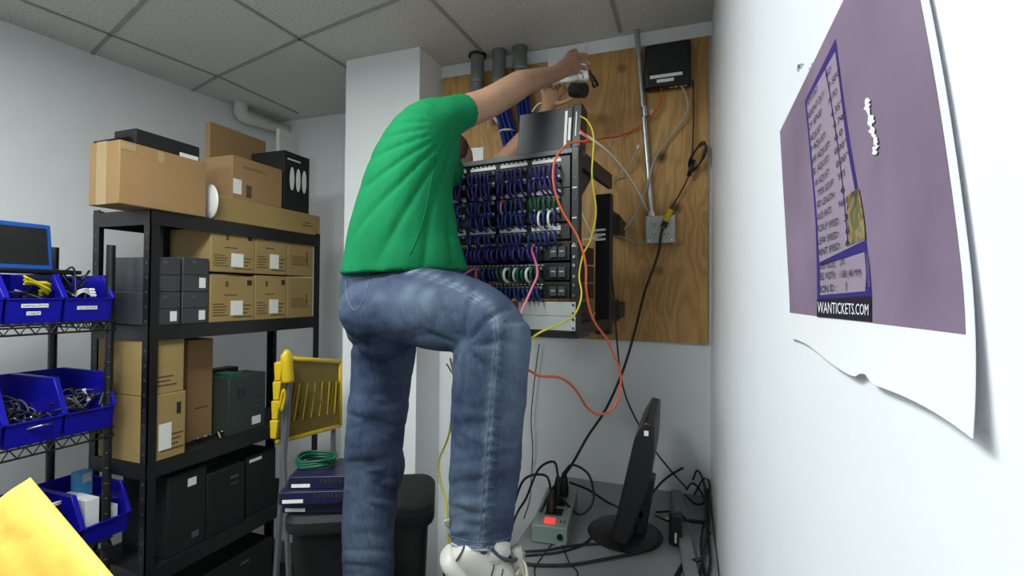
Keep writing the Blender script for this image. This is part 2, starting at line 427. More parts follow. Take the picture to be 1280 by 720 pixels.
# galvanised pole conduit, junction box
gx0 = onY(796, 40, PY - 0.02); gx1 = onY(815, 272, PY - 0.02)
t = thing('metal_conduit', gx1, 'thin galvanised conduit running from ceiling down to the outlet box', 'conduit')
gtop = gx0 + (gx0 - gx1).normalized() * 0.0; gtop.z = ZC
MB().cyl(gx1, gtop, 0.0105, 'galv', n=16).build('pipe', parent=t, smooth='auto')
mid = onY(806, 140, PY - 0.02); dz = (gtop - gx1).normalized()
MB().cyl(mid - dz * 0.02, mid + dz * 0.02, 0.014, 'steel', n=16).build('coupling', parent=t, smooth='auto')
mm = onY(813, 140, PY - 0.006)
MB().cyl(mm, mm + V((0, 0.006, 0)), 0.013, 'steel').build('strap', parent=t)
MB().cyl(gx1 - dz * 0.012, gx1 + dz * 0.02, 0.016, 'steel', n=8).build('connector', parent=t)
j0 = onY(809, 304, PY - 0.02); j1 = onY(843, 271, PY - 0.02)
JY = PY - 0.045
t = thing('outlet_box', (j0.x, JY, j0.z), 'square metal outlet box at the foot of the thin metal conduit', 'outlet box')
MB().box((j0.x, JY, j0.z), (j1.x, PY - 0.0006, j1.z), 'galv').build('body', parent=t, bevel=0.006)
f = MB().box((j0.x - 0.003, JY - 0.003, j0.z - 0.003), (j1.x + 0.003, JY, j1.z + 0.003), 'light_grey').build('face_plate', parent=t, bevel=0.003)
jw = (j1.x - j0.x); jh = j1.z - j0.z
for k, cx in enumerate((0.27, 0.72)):
    o = MB()
    for q in (0.28, 0.68):
        o.box((j0.x + jw*(cx-.13), JY - 0.006, j0.z + jh*(q-.14)), (j0.x + jw*(cx+.13), JY - 0.003, j0.z + jh*(q+.14)), 'light_grey')
        for s_ in (-.06, .06): o.box((j0.x + jw*(cx+s_)-0.0012, JY - 0.0068, j0.z + jh*(q-.02)), (j0.x + jw*(cx+s_)+0.0012, JY - 0.0058, j0.z + jh*(q+.07)), 'ink')
        o.cyl((j0.x + jw*cx, JY - 0.0068, j0.z + jh*(q-.08)), (j0.x + jw*cx, JY - 0.0058, j0.z + jh*(q-.08)), 0.0022, 'ink', n=8)
    o.build('socket', parent=t)
for a, b in ((0.08, .08), (.92, .08), (.08, .92), (.92, .92)):
    MB().cyl((j0.x + jw*a, JY - 0.006, j0.z + jh*b), (j0.x + jw*a, JY - 0.003, j0.z + jh*b), 0.004, 'steel', n=8).build('screw', parent=t)

# black wall router (right of the conduit)
r0 = onY(806, 113, PY - 0.03); r1 = onY(864, 50, PY - 0.03)
t = thing('network_box', (r0.x, PY - 0.05, r0.z), 'flat square black network box mounted high on the plywood beside the right wall', 'network box')
MB().box((r0.x, PY - 0.045, r0.z), (r1.x, PY - 0.0006, r1.z), 'black_plastic').build('body', parent=t, bevel=0.008)
MB().box((r0.x + 0.014, PY - 0.047, r0.z + 0.05), (r1.x - 0.014, PY - 0.0445, r1.z - 0.02), 'black_matte').build('cover', parent=t, bevel=0.003)
lb = MB()
lb.box((r0.x + 0.02, PY - 0.0462, r0.z + 0.034), (r1.x - 0.03, PY - 0.0448, r0.z + 0.046), 'label')
lb.box((r0.x + 0.045, PY - 0.0462, r0.z + 0.016), (r1.x - 0.06, PY - 0.0448, r0.z + 0.028), 'label')
lb.build('label_strip', parent=t)
pp = MB()
for k in range(4): pp.box((r0.x + 0.09 + k*0.017, PY - 0.035, r0.z - 0.0015), (r0.x + 0.103 + k*0.017, PY - 0.02, r0.z + 0.001), 'steel' if k != 1 else 'yellow_cable')
pp.build('port_row', parent=t)
RBZ = r0.z

# papers pinned on the plywood
def paper(name, corners, y, label, th=0.0012, mk='paper'):
    pts = [onY(a, b, y) for a, b in corners]
    o = MB().prism(pts, (0, 0, 0), (0, th, 0), mk).build(name); return tag(o, label, 'paper')
paper('paper_sheet', [(684, 62), (732, 55), (733, 100), (686, 104)], PY - 0.0014, 'white paper sheet pinned high on the plywood behind the raised hand')
paper('paper_sheet', [(578, 186), (604, 184), (604, 206), (578, 206)], PY - 0.0014, 'small white paper on the plywood just right of the bowed head')

# blue cable bundles out of the conduits
def bundle(c, pts, r, m, label, n=9):
    mb = MB()
    for k in range(n):
        a = 2.4 * k; q = 0.6 * r * math.sqrt(k / n) / 0.6
        off = V((math.cos(a) * q, math.sin(a) * q * 0.7, 0))
        mb.tube([p + off for p in pts], r * 0.24, m, n=6)
    o = mb.build('cable_bundle', smooth=True); tag(o, label, 'cable bundle', kind='stuff')
    return o
def cz(c, dz_): return V((c[0], c[1], c[2] + dz_))
b1 = bundle(cB, [cz(cB, 0.05), onY(627, 140, 1.87), onY(634, 165, 1.85), onY(640, 190, 1.8), onY(645, 215, 1.72)], 0.036, 'blue_cable', 'blue cable bundle dropping from the middle grey conduit behind the rack')
tiep = onY(634, 165, 1.85)
b2 = bundle(cC, [cz(cC, 0.05), onY(652, 120, 1.88), onY(654, 140, 1.86), onY(660, 170, 1.8), onY(664, 215, 1.72)], 0.03, 'blue_cable', 'blue cable bundle dropping from the rightmost grey conduit')
b3 = bundle(cA, [cz(cA, 0.05), onY(606, 132, 1.88), onY(622, 152, 1.86), onY(632, 178, 1.83), onY(636, 210, 1.74)], 0.014, 'white_cable', 'thin white cables sagging out of the leftmost grey conduit', n=3)
tz = onY(634, 165, 1.85)
tg = MB().lathe(tz, [(0.034, -0.003), (0.037, 0), (0.034, 0.003)], 'white_cable').build('cable_tie', smooth=True)
tag(tg, 'pale cable tie around the left blue cable bundle', 'cable tie')

# ------------------------------------------------------------------ rack
RR = Q(723, 300, 1.35); RL = Q(545, 300, 1.575)
RX = V((RR.x - RL.x, RR.y - RL.y, 0)); RW = RX.length; RX.normalize()
RYv = V((-RX.y, RX.x, 0))
zt = Q(722, 182, 1.35).z; zb = Q(724, 420, 1.35).z; RH = zt - zb
RT = frame((RL.x, RL.y, zb), RX, RYv, (0, 0, 1))
RT = RT @ Matrix.Rotation(R(-0.0), 4, 'Z')
def rk(x, y, z): return RT @ V((x, y, z))
rack = thing('wall_rack', None, 'black open swing-out network rack full of patch cables beside the green shirt', 'rack', T=RT)
DR = 0.36
for sx, nm in ((0, 'front_rail'), (RW - 0.022, 'front_rail')):
    mb = MB().box((sx, 0, 0), (sx + 0.022, 0.03, RH), 'black_metal', T=RT)
    mb.build(nm, parent=rack, bevel=0.002)
MB().box((0, 0.002, RH - 0.016), (RW, 0.06, RH), 'mid_grey', T=RT).build('top_bar', parent=rack, bevel=0.002)
MB().box((0, 0.0, -0.008), (RW, 0.10, 0.012), 'black_metal', T=RT).build('bottom_bar', parent=rack, bevel=0.002)
# right side arms back to the rear frame, rear frame and wall box
for z0, z1 in ((RH - 0.05, RH - 0.0), (0.0, 0.035)):
    MB().box((RW - 0.02, 0.03, z0), (RW - 0.004, DR, z1), 'black_metal', T=RT).build('side_arm', parent=rack, bevel=0.002)
mb = MB(); mb.prism([(RW - 0.02, 0.02, RH), (RW - 0.02, 0.17, RH - 0.005), (RW - 0.02, 0.17, RH - 0.05), (RW - 0.02, 0.03, RH - 0.16)], (0, 0, 0), (0.004, 0, 0), 'black_metal', T=RT)
mb.build('gusset', parent=rack)
MB().box((RW - 0.055, DR - 0.03, -0.02), (RW + 0.0, DR, RH - 0.07), 'black_metal', T=RT).build('rear_rail', parent=rack, bevel=0.003)
MB().box((RW - 0.03, DR, 0.02), (RW - 0.008, DR + 0.12, 0.1), 'black_metal', T=RT).build('wall_bracket', parent=rack, bevel=0.003)
MB().box((RW - 0.03, DR, RH - 0.2), (RW - 0.008, DR + 0.12, RH - 0.12), 'black_metal', T=RT).build('wall_bracket', parent=rack, bevel=0.003)
def wallstub(z0, z1):
    a = rk(RW - 0.02, DR + 0.1, z0); mb = MB().box((a.x - 0.02, a.y, a.z), (a.x + 0.02, PY - 0.0006, a.z + z1 - z0), 'black_metal'); mb.build('wall_plate', parent=rack, bevel=0.002)
wallstub(0.03, 0.09); wallstub(RH - 0.19, RH - 0.13)
mb = MB()
for z in (RH - 0.035, RH - 0.09, RH - 0.15, RH - 0.2): mb.box((RW - 0.014, -0.0008, z), (RW - 0.008, 0.0004, z + 0.006), 'green_cable', T=RT)
for z in (0.78, 0.62, 0.47): mb.box((RW - 0.019, -0.0008, z * RH), (RW - 0.006, 0.0004, z * RH + 0.004), 'label', T=RT)
mb.build('rail_marking', parent=rack)
PX0, PX1 = 0.024, RW - 0.024
PWd = PX1 - PX0
def panel(z0, z1, m='black_plastic', dep=0.06, y0=-0.004):
    t = thing('patch_bay', rk(0, 0, z0), '', 'patch panel', T=RT @ Matrix.Translation((0, 0, z0)))
    MB().box((PX0, y0, z0 + 0.001), (PX1, dep, z1 - 0.001), m, T=RT).build('body', parent=t, bevel=0.0015)
    return t
grp = [(0.028 + k * (PWd - 0.016) / 4, (PWd - 0.016) / 4 - 0.016) for k in range(4)]
NC = [0]
protos = {}
def loop_mesh(key, r, drop, out, m, side, ym):
    k = (key,)
    if k in protos: return protos[k]
    mb = MB()
    mb.box((-0.0045, -0.012, -0.004), (0.0045, 0.001, 0.004), 'grey_cable')
    mb.tube([(0, -0.010, 0), (0, -out * 0.8, -drop * 0.06), (side * 0.3, -out, -drop * 0.35), (side * 0.7, -out * 0.85, -drop * 0.75), (side, -out * 0.35, -drop), (side * 1.05, 0.0, -drop * 0.96)], r, m, n=8, smooth=4)
    me_o = mb.build('patch_cable', T=Matrix.Identity(4), smooth=True)
    protos[k] = (me_o.data, M[m]); bpy.data.objects.remove(me_o)
    return protos[k]
def patch(x, z, m, drop, label, group, r=0.0036, out=0.032):
    v = random.randrange(4)
    me, _ = loop_mesh((m, round(drop, 3), v), r, drop * (0.92 + 0.05 * v), out * (0.85 + 0.1 * v), m, (-0.006, 0.004, 0.007, -0.003)[v], 0)
    o = bpy.data.objects.new('patch_cable', me); COL.objects.link(o)
    o.matrix_world = RT @ Matrix.Translation((x, -0.005, z)); tag(o, label, 'cable', group)
    NC[0] += 1
    return o
def patchrow(zlab, zmid, zport, zbot, rows, colf, names, xmin=0.0, labh=0.009, pos='top row'):
    z0 = zbot; t = panel(z0, zlab + 0.012)
    t['label'] = names
    for gx, gw in grp:
        MB().box((gx, -0.0056, zlab - labh / 2), (gx + gw, -0.0038, zlab + labh / 2), 'label', T=RT).build('label_strip', parent=t)
        tick = MB()
        for i in range(6): tick.box((gx + gw * (i + .3) / 6, -0.0052, zlab + labh / 2 + 0.002), (gx + gw * (i + .7) / 6, -0.0042, zlab + labh / 2 + 0.0045), 'label', T=RT)
        tick.build('port_lettering', parent=t)
        if rows == 2:
            tick = MB()
            for i in range(0, 6): tick.box((gx + gw * (i + .12) / 6, -0.0056, zmid - 0.0035), (gx + gw * (i + .7) / 6, -0.0042, zmid + 0.0035), 'label', T=RT)
            tick.build('port_lettering', parent=t)
        for rr in range(rows):
            zz = zport[rr]; dark_ = MB()
            for i in range(6): dark_.box((gx + gw * (i + .15) / 6, -0.0050, zz - 0.006), (gx + gw * (i + .85) / 6, -0.0038, zz + 0.006), 'dark_grey', T=RT)
            dark_.build('port_strip', parent=t)
    for rr in range(rows):
        for gi, (gx, gw) in enumerate(grp):
            for i in range(6):
                x = gx + gw * (i + .5) / 6
                if x < xmin: continue
                c = colf(gi, i, rr)
                if c is None: continue
                patch(x, zport[rr], c[0], (0.043 if rows == 2 else 0.036), c[1], c[2])
    return t
F = lambda fr: RH * (1 - fr)
patchrow(F(.062), F(.150), (F(.095), F(.165)), F(.215), 2,
         lambda g_, i, r: ('purple', 'one of the purple patch cables looping from the top patch panel', 'purple patch cables on the top panel'),
         'topmost black patch panel with purple cables')
def c2(g_, i, r):
    if g_ == 3 and r == 0: return ('green_cable', 'one of the green patch cables at right end of the second panel', 'green patch cables on the second panel')
    if g_ == 3 and r == 1 and i in (2, 4): return ('white', 'one of the two white cable loops at right of the second panel', 'white patch loops on the second panel')
    if g_ == 2 and r == 0 and i == 1: return ('pink', 'single pink patch cable on the second panel among blue ones', 'pink patch cables')
    return ('blue_cable', 'one of the blue patch cables looping from the second patch panel', 'blue patch cables on the second panel')
patchrow(F(.235), F(.325), (F(.265), F(.340)), F(.395), 2, c2, 'second black patch panel from the top, with blue cables and white loops at its right')
patchrow(F(.425), 0, (F(.455),), F(.49), 1,
         lambda g_, i, r: ('blue_cable', 'one of the short blue patch cables under the thick white label strips', 'blue patch cables on the third panel'),
         'third patch panel down with thick white label strips', labh=0.014)
# switches
def switch(f0, f1, label, colf, xmin):
    z0, z1 = F(f1), F(f0)
    t = thing('network_switch', None, label, 'network switch', T=RT @ Matrix.Translation((0, 0, z0)))
    MB().box((PX0, -0.004, z0 + 0.002), (PX1, 0.22, z1 - 0.002), 'black_plastic', T=RT).build('body', parent=t, bevel=0.002)
    mb = MB(); mb.box((PX0 + .01, -0.007, z1 - 0.010), (PX1 - 0.075, -0.003, z1 - 0.004), 'mid_grey', T=RT)
    for i in range(26): mb.box((PX0 + .02 + i * 0.0135, -0.0075, z1 - 0.0095), (PX0 + .025 + i * 0.0135, -0.0068, z1 - 0.0065), 'label', T=RT)
    mb.build('indicator_strip', parent=t)
    for q in range(2):
        xx = PX1 - 0.058 + q * 0.026
        m2 = MB().box((xx, -0.012, z0 + 0.011), (xx + 0.021, -0.003, z1 - 0.014), 'dark_grey', T=RT); m2.box((xx + 0.004, -0.0126, (z0 + z1) / 2 - 0.002), (xx + 0.017, -0.0118, (z0 + z1) / 2 + 0.001), 'light_grey', T=RT)
        m2.build('uplink_module', parent=t)
    for zz in (z0 + 0.012, z1 - 0.010):
        MB().cyl(rk(RW - 0.012, -0.004, zz), rk(RW - 0.012, 0.0, zz), 0.0045, 'steel', n=10).build('screw', parent=t)
    n = 24
    for i in range(n):
        x = PX0 + 0.022 + i * (PWd - 0.11) / (n - 1)
        if x < xmin: continue
        c = colf(i, n)
        patch(x, z1 - 0.018, c[0], 0.036, c[1], c[2], r=0.0042, out=0.034)
switch(.50, .605, 'uppermost network switch in the rack, filled with purple cables', lambda i, n: ('purple', 'one of the fat purple patch cables on the uppermost switch', 'purple patch cables on the uppermost switch'), 0.06)
def c5(i, n):
    if i in (16, 18, 21): return ('white', 'one of the white patch cables on the middle switch', 'white patch cables on the middle switch')
    if i >= 14 : return ('green_cable', 'one of the green patch cables on the middle switch', 'green patch cables on the middle switch')
    if i == 9: return ('pink', 'pink patch cable curling down on the middle switch', 'pink patch cables')
    return ('blue_cable', 'one of the blue patch cables on the middle switch', 'blue patch cables on the middle switch')
switch(.61, .71, 'middle network switch in the rack, with blue, green and white cables', c5, 0.10)
switch(.715, .81, 'lowest network switch in the rack, with dark blue cables just above the knee', lambda i, n: ('blue_cable', 'one of the blue patch cables on the lowest switch above the knee', 'blue patch cables on the lowest switch'), 0.12)
# grey blank power units
for k, (a, b) in enumerate(((.822, .897), (.899, .975))):
    z0, z1 = F(b), F(a)
    t = thing('power_unit', None, ('upper' if k == 0 else 'lower') + ' light grey rack unit with red edge at the bottom of the rack', 'rack unit', T=RT @ Matrix.Translation((0, 0, z0)))
    MB().box((PX0 + 0.20, -0.004, z0), (PX1 + 0.018, -0.001, z1), 'light_grey', T=RT).box((PX0 + 0.20, 0, z0 + .001), (PX1 - .002, 0.2, z1 - .001), 'black_metal', T=RT).build('body', parent=t, bevel=0.001)
    MB().box((PX0 + 0.265, -0.0055, z0 + 0.0008), (PX0 + 0.283, -0.0035, z1 - 0.0008), 'brown_red', T=RT).build('red_edge', parent=t)
    if k == 0:
        m2 = MB().box((PX0 + 0.23, -0.0075, z0 + 0.004), (PX0 + 0.262, -0.0035, z1 - 0.004), 'white', T=RT); m2.box((PX0 + .24, -0.0082, z0 + 0.012), (PX0 + .252, -0.0070, z0 + 0.022), 'ink', T=RT)
        m2.build('socket', parent=t)
    for zz in (z0 + 0.008, z1 - 0.008): MB().cyl(rk(RW - 0.012, -0.007, zz), rk(RW - 0.012, -0.003, zz), 0.004, 'steel', n=8).build('screw', parent=t)

# black flat box standing on the rack
b0 = Q(646, 195, 1.46); b1 = Q(719, 186, 1.385)
bx = V((b1.x - b0.x, b1.y - b0.y, 0)); bw = bx.length; bx.normalize(); by = V((-bx.y, bx.x, 0))
BT = frame((b0.x, b0.y, zt), bx, by, (0, 0, 1))
BT = BT @ Matrix.Rotation(R(-8), 4, 'X')
BH = 0.135
t = thing('network_appliance', None, 'charcoal square appliance box standing upright on top of the rack', 'network appliance', T=BT)
mb = MB().box((0, 0, 0), (bw - 0.012, 0.045, BH), 'dark_grey', T=BT); mb.build('body', parent=t, bevel=0.003)
MB().box((bw - 0.012, -0.002, -0.0), (bw + 0.016, 0.055, BH + 0.006), 'black_plastic', T=BT).build('front_bezel', parent=t, bevel=0.003)
lb = MB().box((bw - 0.036, -0.0012, 0.012), (bw - 0.028, -0.0002, BH - 0.012), 'label', T=BT); lb.box((bw - 0.024, -0.0012, 0.03), (bw - 0.016, -0.0002, BH - 0.035), 'label', T=BT)
lb.box((bw - 0.002, -0.0032, 0.04), (bw + 0.001, -0.0018, BH - 0.02), 'label', T=BT); lb.build('label_strip', parent=t)
MB().box((-0.004, 0.046, 0.02), (bw, 0.085, BH + 0.012), 'black_plastic', T=BT).build('power_brick', parent=t, bevel=0.004)

# ------------------------------------------------------------------ loose cables
c = cable
c('network_cable', [BT @ V((bw + 0.012, -0.004, 0.098)), Q(735, 152, 1.36), Q(742, 172, 1.34), Q(740, 220, 1.32), Q(745, 265, 1.33), Q(738, 300, 1.34), Q(729, 318, 1.34), Q(724, 345, 1.30), Q(727, 368, 1.28), Q(719, 392, 1.25), Q(700, 405, 1.18), Q(668, 420, 1.12), Q(640, 450, 1.2), Q(575, 470, 1.35), Q(558, 455, 1.4)], 0.0025, 'yellow_cable', 'long yellow network cable hanging from the upright box down past the knee')
c('network_cable', [Q(563, 448, 1.45), Q(568, 480, 1.42), Q(562, 540, 1.40), Q(549, 575, 1.38), Q(550, 600, 1.35), Q(558, 630, 1.30), Q(560, 670, 1.28), Q(570, 740, 1.3)], 0.0032, 'yellow_cable', 'yellow network cable hanging down behind the bent shin')
c('network_cable', [BT @ V((bw + 0.012, -0.003, 0.055)), Q(735, 175, 1.35), Q(710, 180, 1.32), Q(694, 200, 1.30), Q(692, 230, 1.29), Q(702, 262, 1.29), Q(722, 296, 1.29), Q(732, 330, 1.29), Q(733, 365, 1.30), Q(742, 400, 1.32), Q(762, 430, 1.36), Q(776, 470, 1.38), Q(770, 505, 1.38), Q(752, 518, 1.36), Q(735, 510, 1.34), Q(718, 485, 1.3), Q(700, 472, 1.25), Q(675, 470, 1.2), Q(658, 462, 1.2), Q(630, 460, 1.3)], 0.0033, 'orange_cable', 'long orange network cable looping from the rack top down to the knee')
c('network_cable', [BT @ V((bw + 0.012, -0.003, 0.050)), Q(745, 178, 1.38), Q(765, 195, 1.5), Q(785, 220, 1.65), Q(800, 245, 1.75), Q(811, 268, 1.88), gx1 + V((-0.012, 0, 0))], 0.0042, 'white_cable', 'thick white cable arcing from the upright box to the thin conduit')
rz = onY(827, 113, PY - 0.03)
c('network_cable', [V((rz.x, PY - 0.03, RBZ)), onY(822, 135, PY - 0.03), onY(800, 157, PY - 0.02), onY(775, 170, PY - 0.03), Q(755, 173, 1.7), Q(735, 178, 1.45), Q(722, 182, 1.38)], 0.003, 'red_cable', 'red network cable from the wall network box to the rack top')
c('network_cable', [V((onY(852, 112, PY - 0.03).x, PY - 0.03, RBZ)), onY(860, 128, PY - 0.03), onY(855, 148, PY - 0.025), onY(835, 175, PY - 0.015), onY(818, 200, PY - 0.037), onY(808, 235, PY - 0.037), onY(790, 275, PY - 0.03), onY(772, 292, PY - 0.05), Q(755, 294, 1.75)], 0.0040, 'grey_cable', 'pale grey cable curving down from the wall network box behind the conduit')
c('coaxial_cable', [Q(752, 226, 1.74), onY(762, 224, PY - 0.03), onY(778, 216, PY - 0.03), onY(790, 202, PY - 0.03), onY(797, 186, PY - 0.04)], 0.0036, 'grey_cable', 'short loose pale cable with brass end left of the thin conduit',
  ends=[(onY(797, 186, PY - 0.04), onY(799, 181, PY - 0.045), 0.0055, 'steel')])
c('network_cable', [Q(742, 292, 1.62), onY(778, 296, PY - 0.04), onY(795, 304, PY - 0.03), onY(811, 303, PY - 0.02)], 0.003, 'grey_cable', 'thin grey cable running into the left side of the outlet box')
c('network_cable', [Q(752, 302, 1.7), Q(762, 330, 1.75), Q(760, 360, 1.78), Q(748, 385, 1.7), Q(735, 402, 1.6)], 0.003, 'grey_cable', 'grey cable drooping in an arc beside the rear of the rack')
c('network_cable', [Q(725, 262, 1.45), Q(735, 285, 1.5), Q(745, 300, 1.6), Q(755, 296, 1.7)], 0.003, 'white_cable', 'short white cable crossing behind the right rail of the rack')
c('network_cable', [Q(722, 300, 1.45), Q(740, 298, 1.55), Q(757, 293, 1.68)], 0.003, 'white_cable', 'straight white cable bridging rack and rear rail')
# silver connectors on rear rail
t = MB()
for k in range(3): t.cyl(Q(742, 288 + 6 * k, 1.58), Q(756, 287 + 6 * k, 1.6), 0.005, 'steel', n=8)
tag(t.build('coax_splitter'), 'silver cable splitter with connectors on the rear of the rack', 'splitter')
# pink
pk = rk(PX0 + 0.022 + 22 * (PWd - 0.11) / 23, -0.008, F(.50) - 0.018)
c('patch_cable', [pk, pk + V((-0.004, -0.03, -0.004)), Q(672, 340, 1.27), Q(664, 362, 1.24), Q(657, 378, 1.22), Q(650, 395, 1.2)], 0.0033, 'pink', 'long pink patch cable hanging diagonally over the lower switches')
c('patch_cable', [Q(597, 336, 1.46), Q(590, 337, 1.40), Q(580, 343, 1.36), Q(570, 352, 1.33)], 0.0033, 'pink', 'pink patch cable disappearing behind the shirt hem')

# power cords on wall
t = onY(871, 116, PY - 0.02)
c('power_cable', [onY(866, 100, PY - 0.02), onY(867, 130, PY - 0.02), onY(866, 180, PY - 0.02), onY(864, 205, PY - 0.025), onY(860, 222, PY - 0.025), onY(848, 245, PY - 0.025), onY(836, 264, PY - 0.04)], 0.0028, 'black_cable', 'thin black power cord from wall network box to the yellow plug',
  ends=[(onY(838, 262, PY - 0.05), onY(828, 285, PY - 0.055), 0.012, 'yellow_plastic')])
mb = MB()
for k in range(3):
    cc = onY(872, 196, PY - 0.03 - 0.004 * k); pts = []
    for a in range(13):
        th = 2 * math.pi * a / 12; pts.append(cc + V((0.036 * math.cos(th) * (0.5 + .1 * k) + 0.02 * math.sin(th), 0, 0.055 * math.sin(th) * (1 - .12 * k))))
    mb.tube(pts, 0.0026, 'black_cable', n=6, smooth=3)
mb.cyl(onY(861, 220, PY - 0.035), onY(867, 200, PY - 0.035), 0.008, 'black_cable')
tag(mb.build('cord_coil', smooth=True), 'tied coil of thin black cord on the plywood below the network box', 'cord')
c('power_cable', [onY(829, 284, PY - 0.06), onY(826, 295, PY - 0.065), onY(822, 320, PY - 0.06), onY(806, 365, D - 0.08), onY(792, 420, D - 0.08), onY(778, 465, D - 0.09), onY(757, 512, D - 0.12), Q(735, 545, 1.75), Q(712, 585, 1.68), Q(690, 612, 1.58), Q(676, 640, 1.52)], 0.0048, 'black_cable', 'thick black power cord running from the yellow plug down to the surge strip',
  ends=[(onY(829, 284, PY - 0.06), onY(832, 277, PY - 0.06), 0.012, 'black_plastic')])
c('power_cable', [Q(757, 300, 1.75), onY(765, 345, D - 0.06), onY(770, 410, D - 0.05), onY(776, 470, D - 0.03), onY(788, 510, D - 0.03), onY(815, 558, D - 0.03), onY(840, 590, D - 0.03), onY(858, 610, D - 0.04)], 0.0032, 'black_cable', 'slim black cord hanging from the rack down behind the monitor')
c('power_cable', [onY(674, 430, D - 0.02), onY(670, 460, D - 0.02), onY(664, 520, D - 0.02), onY(666, 560, D - 0.02), onY(664, 598, D - 0.03), Q(662, 625, 1.75), Q(655, 648, 1.6)], 0.0024, 'mid_grey', 'thin grey cord hanging down the wall just right of the bent leg')

# ------------------------------------------------------------------ desk and things on it
DZ = 0.74
dx0 = onZ(703, 594, DZ).x
dyf = 0.95
DYB = D - 0.004
t = thing('desk', (-.1, 1.5, 0), 'grey laminate desk in the corner under the plywood', 'desk')
MB().box((dx0, dyf, DZ - 0.028), (XR - 0.004, DYB, DZ), 'desk').build('desk_top', parent=t, bevel=0.003)
for x in (dx0 + 0.04, XR - 0.07):
    for y in (dyf + 0.05, DYB - 0.08):
        MB().box((x - 0.02, y - 0.02, 0), (x + 0.02, y + 0.02, DZ - 0.028), 'mid_grey').build('leg', parent=t, bevel=0.003)
MB().box((dx0 + 0.02, DYB - 0.03, 0.35), (XR - 0.03, DYB - 0.012, DZ - 0.028), 'desk').build('modesty_panel', parent=t)
# slanting grey trunking at the right
a0 = onZ(845, 612, DZ + 0.03); a1 = onZ(868, 735, DZ + 0.03); dd = (a1 - a0).normalized(); ww = V((-dd.y, dd.x, 0)) * 0.018
mb = MB().prism([a0 - ww, a0 + ww, a1 + ww, a1 - ww], (0, 0, -0.029), (0, 0, 0), 'desk_edge')
tag(mb.build('cable_trunking', bevel=0.003), 'long grey cable trunking lying on the desk beside the right wall', 'trunking')
# surge strip
s0 = onZ(664, 678, DZ); s1 = onZ(712, 678, DZ); sw = abs(s1.x - s0.x)
ang = math.atan2(s1.y - s0.y, s1.x - s0.x)
ST = Matrix.Translation((s0.x, s0.y, DZ)) @ Matrix.Rotation(R(6), 4, 'Z')
SL, SH = 0.30, 0.055
t = thing('surge_strip', None, 'grey-green metal surge strip with red lit switch and black plugs on desk', 'power strip', T=ST)
MB().box((0, 0, 0.001), (sw, SL, SH), 'strip_body', T=ST).build('housing', parent=t, bevel=0.004)
MB().box((sw * .32, 0.02, SH), (sw * .62, 0.045, SH + 0.006), 'red_lit', T=ST).build('rocker_switch', parent=t, bevel=0.002)
mb = MB()
for k in range(2): mb.box((sw * (.76 + .1 * k), 0.03, SH), (sw * (.79 + .1 * k), 0.045, SH + 0.001), 'ink', T=ST)
for k in range(3):
    mb.box((sw * .25, 0.075 + .07 * k, SH), (sw * .75, 0.12 + .07 * k, SH + 0.003), 'black_plastic', T=ST)
mb.build('outlet', parent=t)
MB().cyl(ST @ V((sw * .8, -0.004, SH * .5)), ST @ V((sw * .8, 0.0, SH * .5)), 0.009, 'black_plastic').build('breaker_button', parent=t)
MB().box((sw * .68, -0.012, 0.001), (sw * .84, 0.0, 0.006), 'strip_body', T=ST).build('mounting_tab', parent=t)
for k, (py, hh) in enumerate(((0.095, .06), (0.165, .085), (0.235, .075))):
    p = ST @ V((sw * (.42 + .1 * k), py, SH + 0.003))
    mb = MB().lathe(p, [(0.016, 0), (0.017, 0.02), (0.013, hh * .7), (0.007, hh)], 'black_plastic', n=12)
    e = p + V((0, 0, hh))
    routes = [[e, e + V((-0.02, .0, .05)), e + V((-0.09, 0, .03)), e + V((-.12, -.02, -.05)), V((p.x - .13, p.y - .08, DZ + .006)), V((p.x - .10, p.y - .2, DZ + .006)), V((p.x - .2, p.y - .35, DZ + .006))],
              [e, e + V((-0.02, .02, .04)), e + V((-0.08, .04, .0)), e + V((-.12, .03, -.1)), V((p.x - .14, p.y, DZ + .006)), V((p.x - .12, p.y - .22, DZ + .006)), V((p.x - .22, p.y - .3, DZ + .006))],
              [e, e + V((0.03, 0, .03)), e + V((0.09, -.02, .01)), e + V((.11, -.05, -.06)), e + V((.07, -.08, -.1)), V((p.x + .01, p.y - .09, DZ + .085))]][k]
    mb.tube(routes, 0.0042, 'black_cable', n=8)
    tag(mb.build('power_plug', smooth='auto'), ('black plug nearest the red switch on the surge strip', 'tall black plug in the middle of the surge strip', 'black plug at the far end of the surge strip')[k], 'plug')
def deskcable(pts, r, label, m='black_cable', z=0.0):
    P = [onZ(a, b, DZ + r + z + (q[0] if q else 0)) for a, b, *q in pts]
    return cable('power_cable', P, r, m, label)
deskcable([(712, 603, .09), (735, 612, .05), (760, 628, .0), (785, 640)], 0.0042, 'black cord arching from surge strip towards the monitor foot')
deskcable([(640, 690), (680, 688), (715, 682), (745, 680), (762, 678)], 0.0036, 'black cord running along the desk in front of the surge strip')
deskcable([(630, 697), (665, 694), (700, 690), (730, 680), (742, 668)], 0.0036, 'black cord curving up to the left side of the monitor foot')
deskcable([(636, 701), (670, 706), (710, 706), (750, 700), (790, 692), (815, 686)], 0.0042, 'black cord nearest the viewer crossing the desk', z=.004)
deskcable([(694, 676), (685, 686), (677, 697), (668, 712), (672, 730)], 0.0018, 'thin black wire from surge strip foot to the left')
deskcable([(700, 676), (706, 690), (712, 704), (722, 716), (716, 735)], 0.0018, 'thin black wire trailing from surge strip tab to the front')
deskcable([(806, 628), (830, 600, .05), (855, 584, .09), (878, 572, .10), (888, 582, .06), (884, 612, .02), (884, 650), (888, 700), (882, 740)], 0.0042, 'black cord bowing from monitor foot up against the right wall')
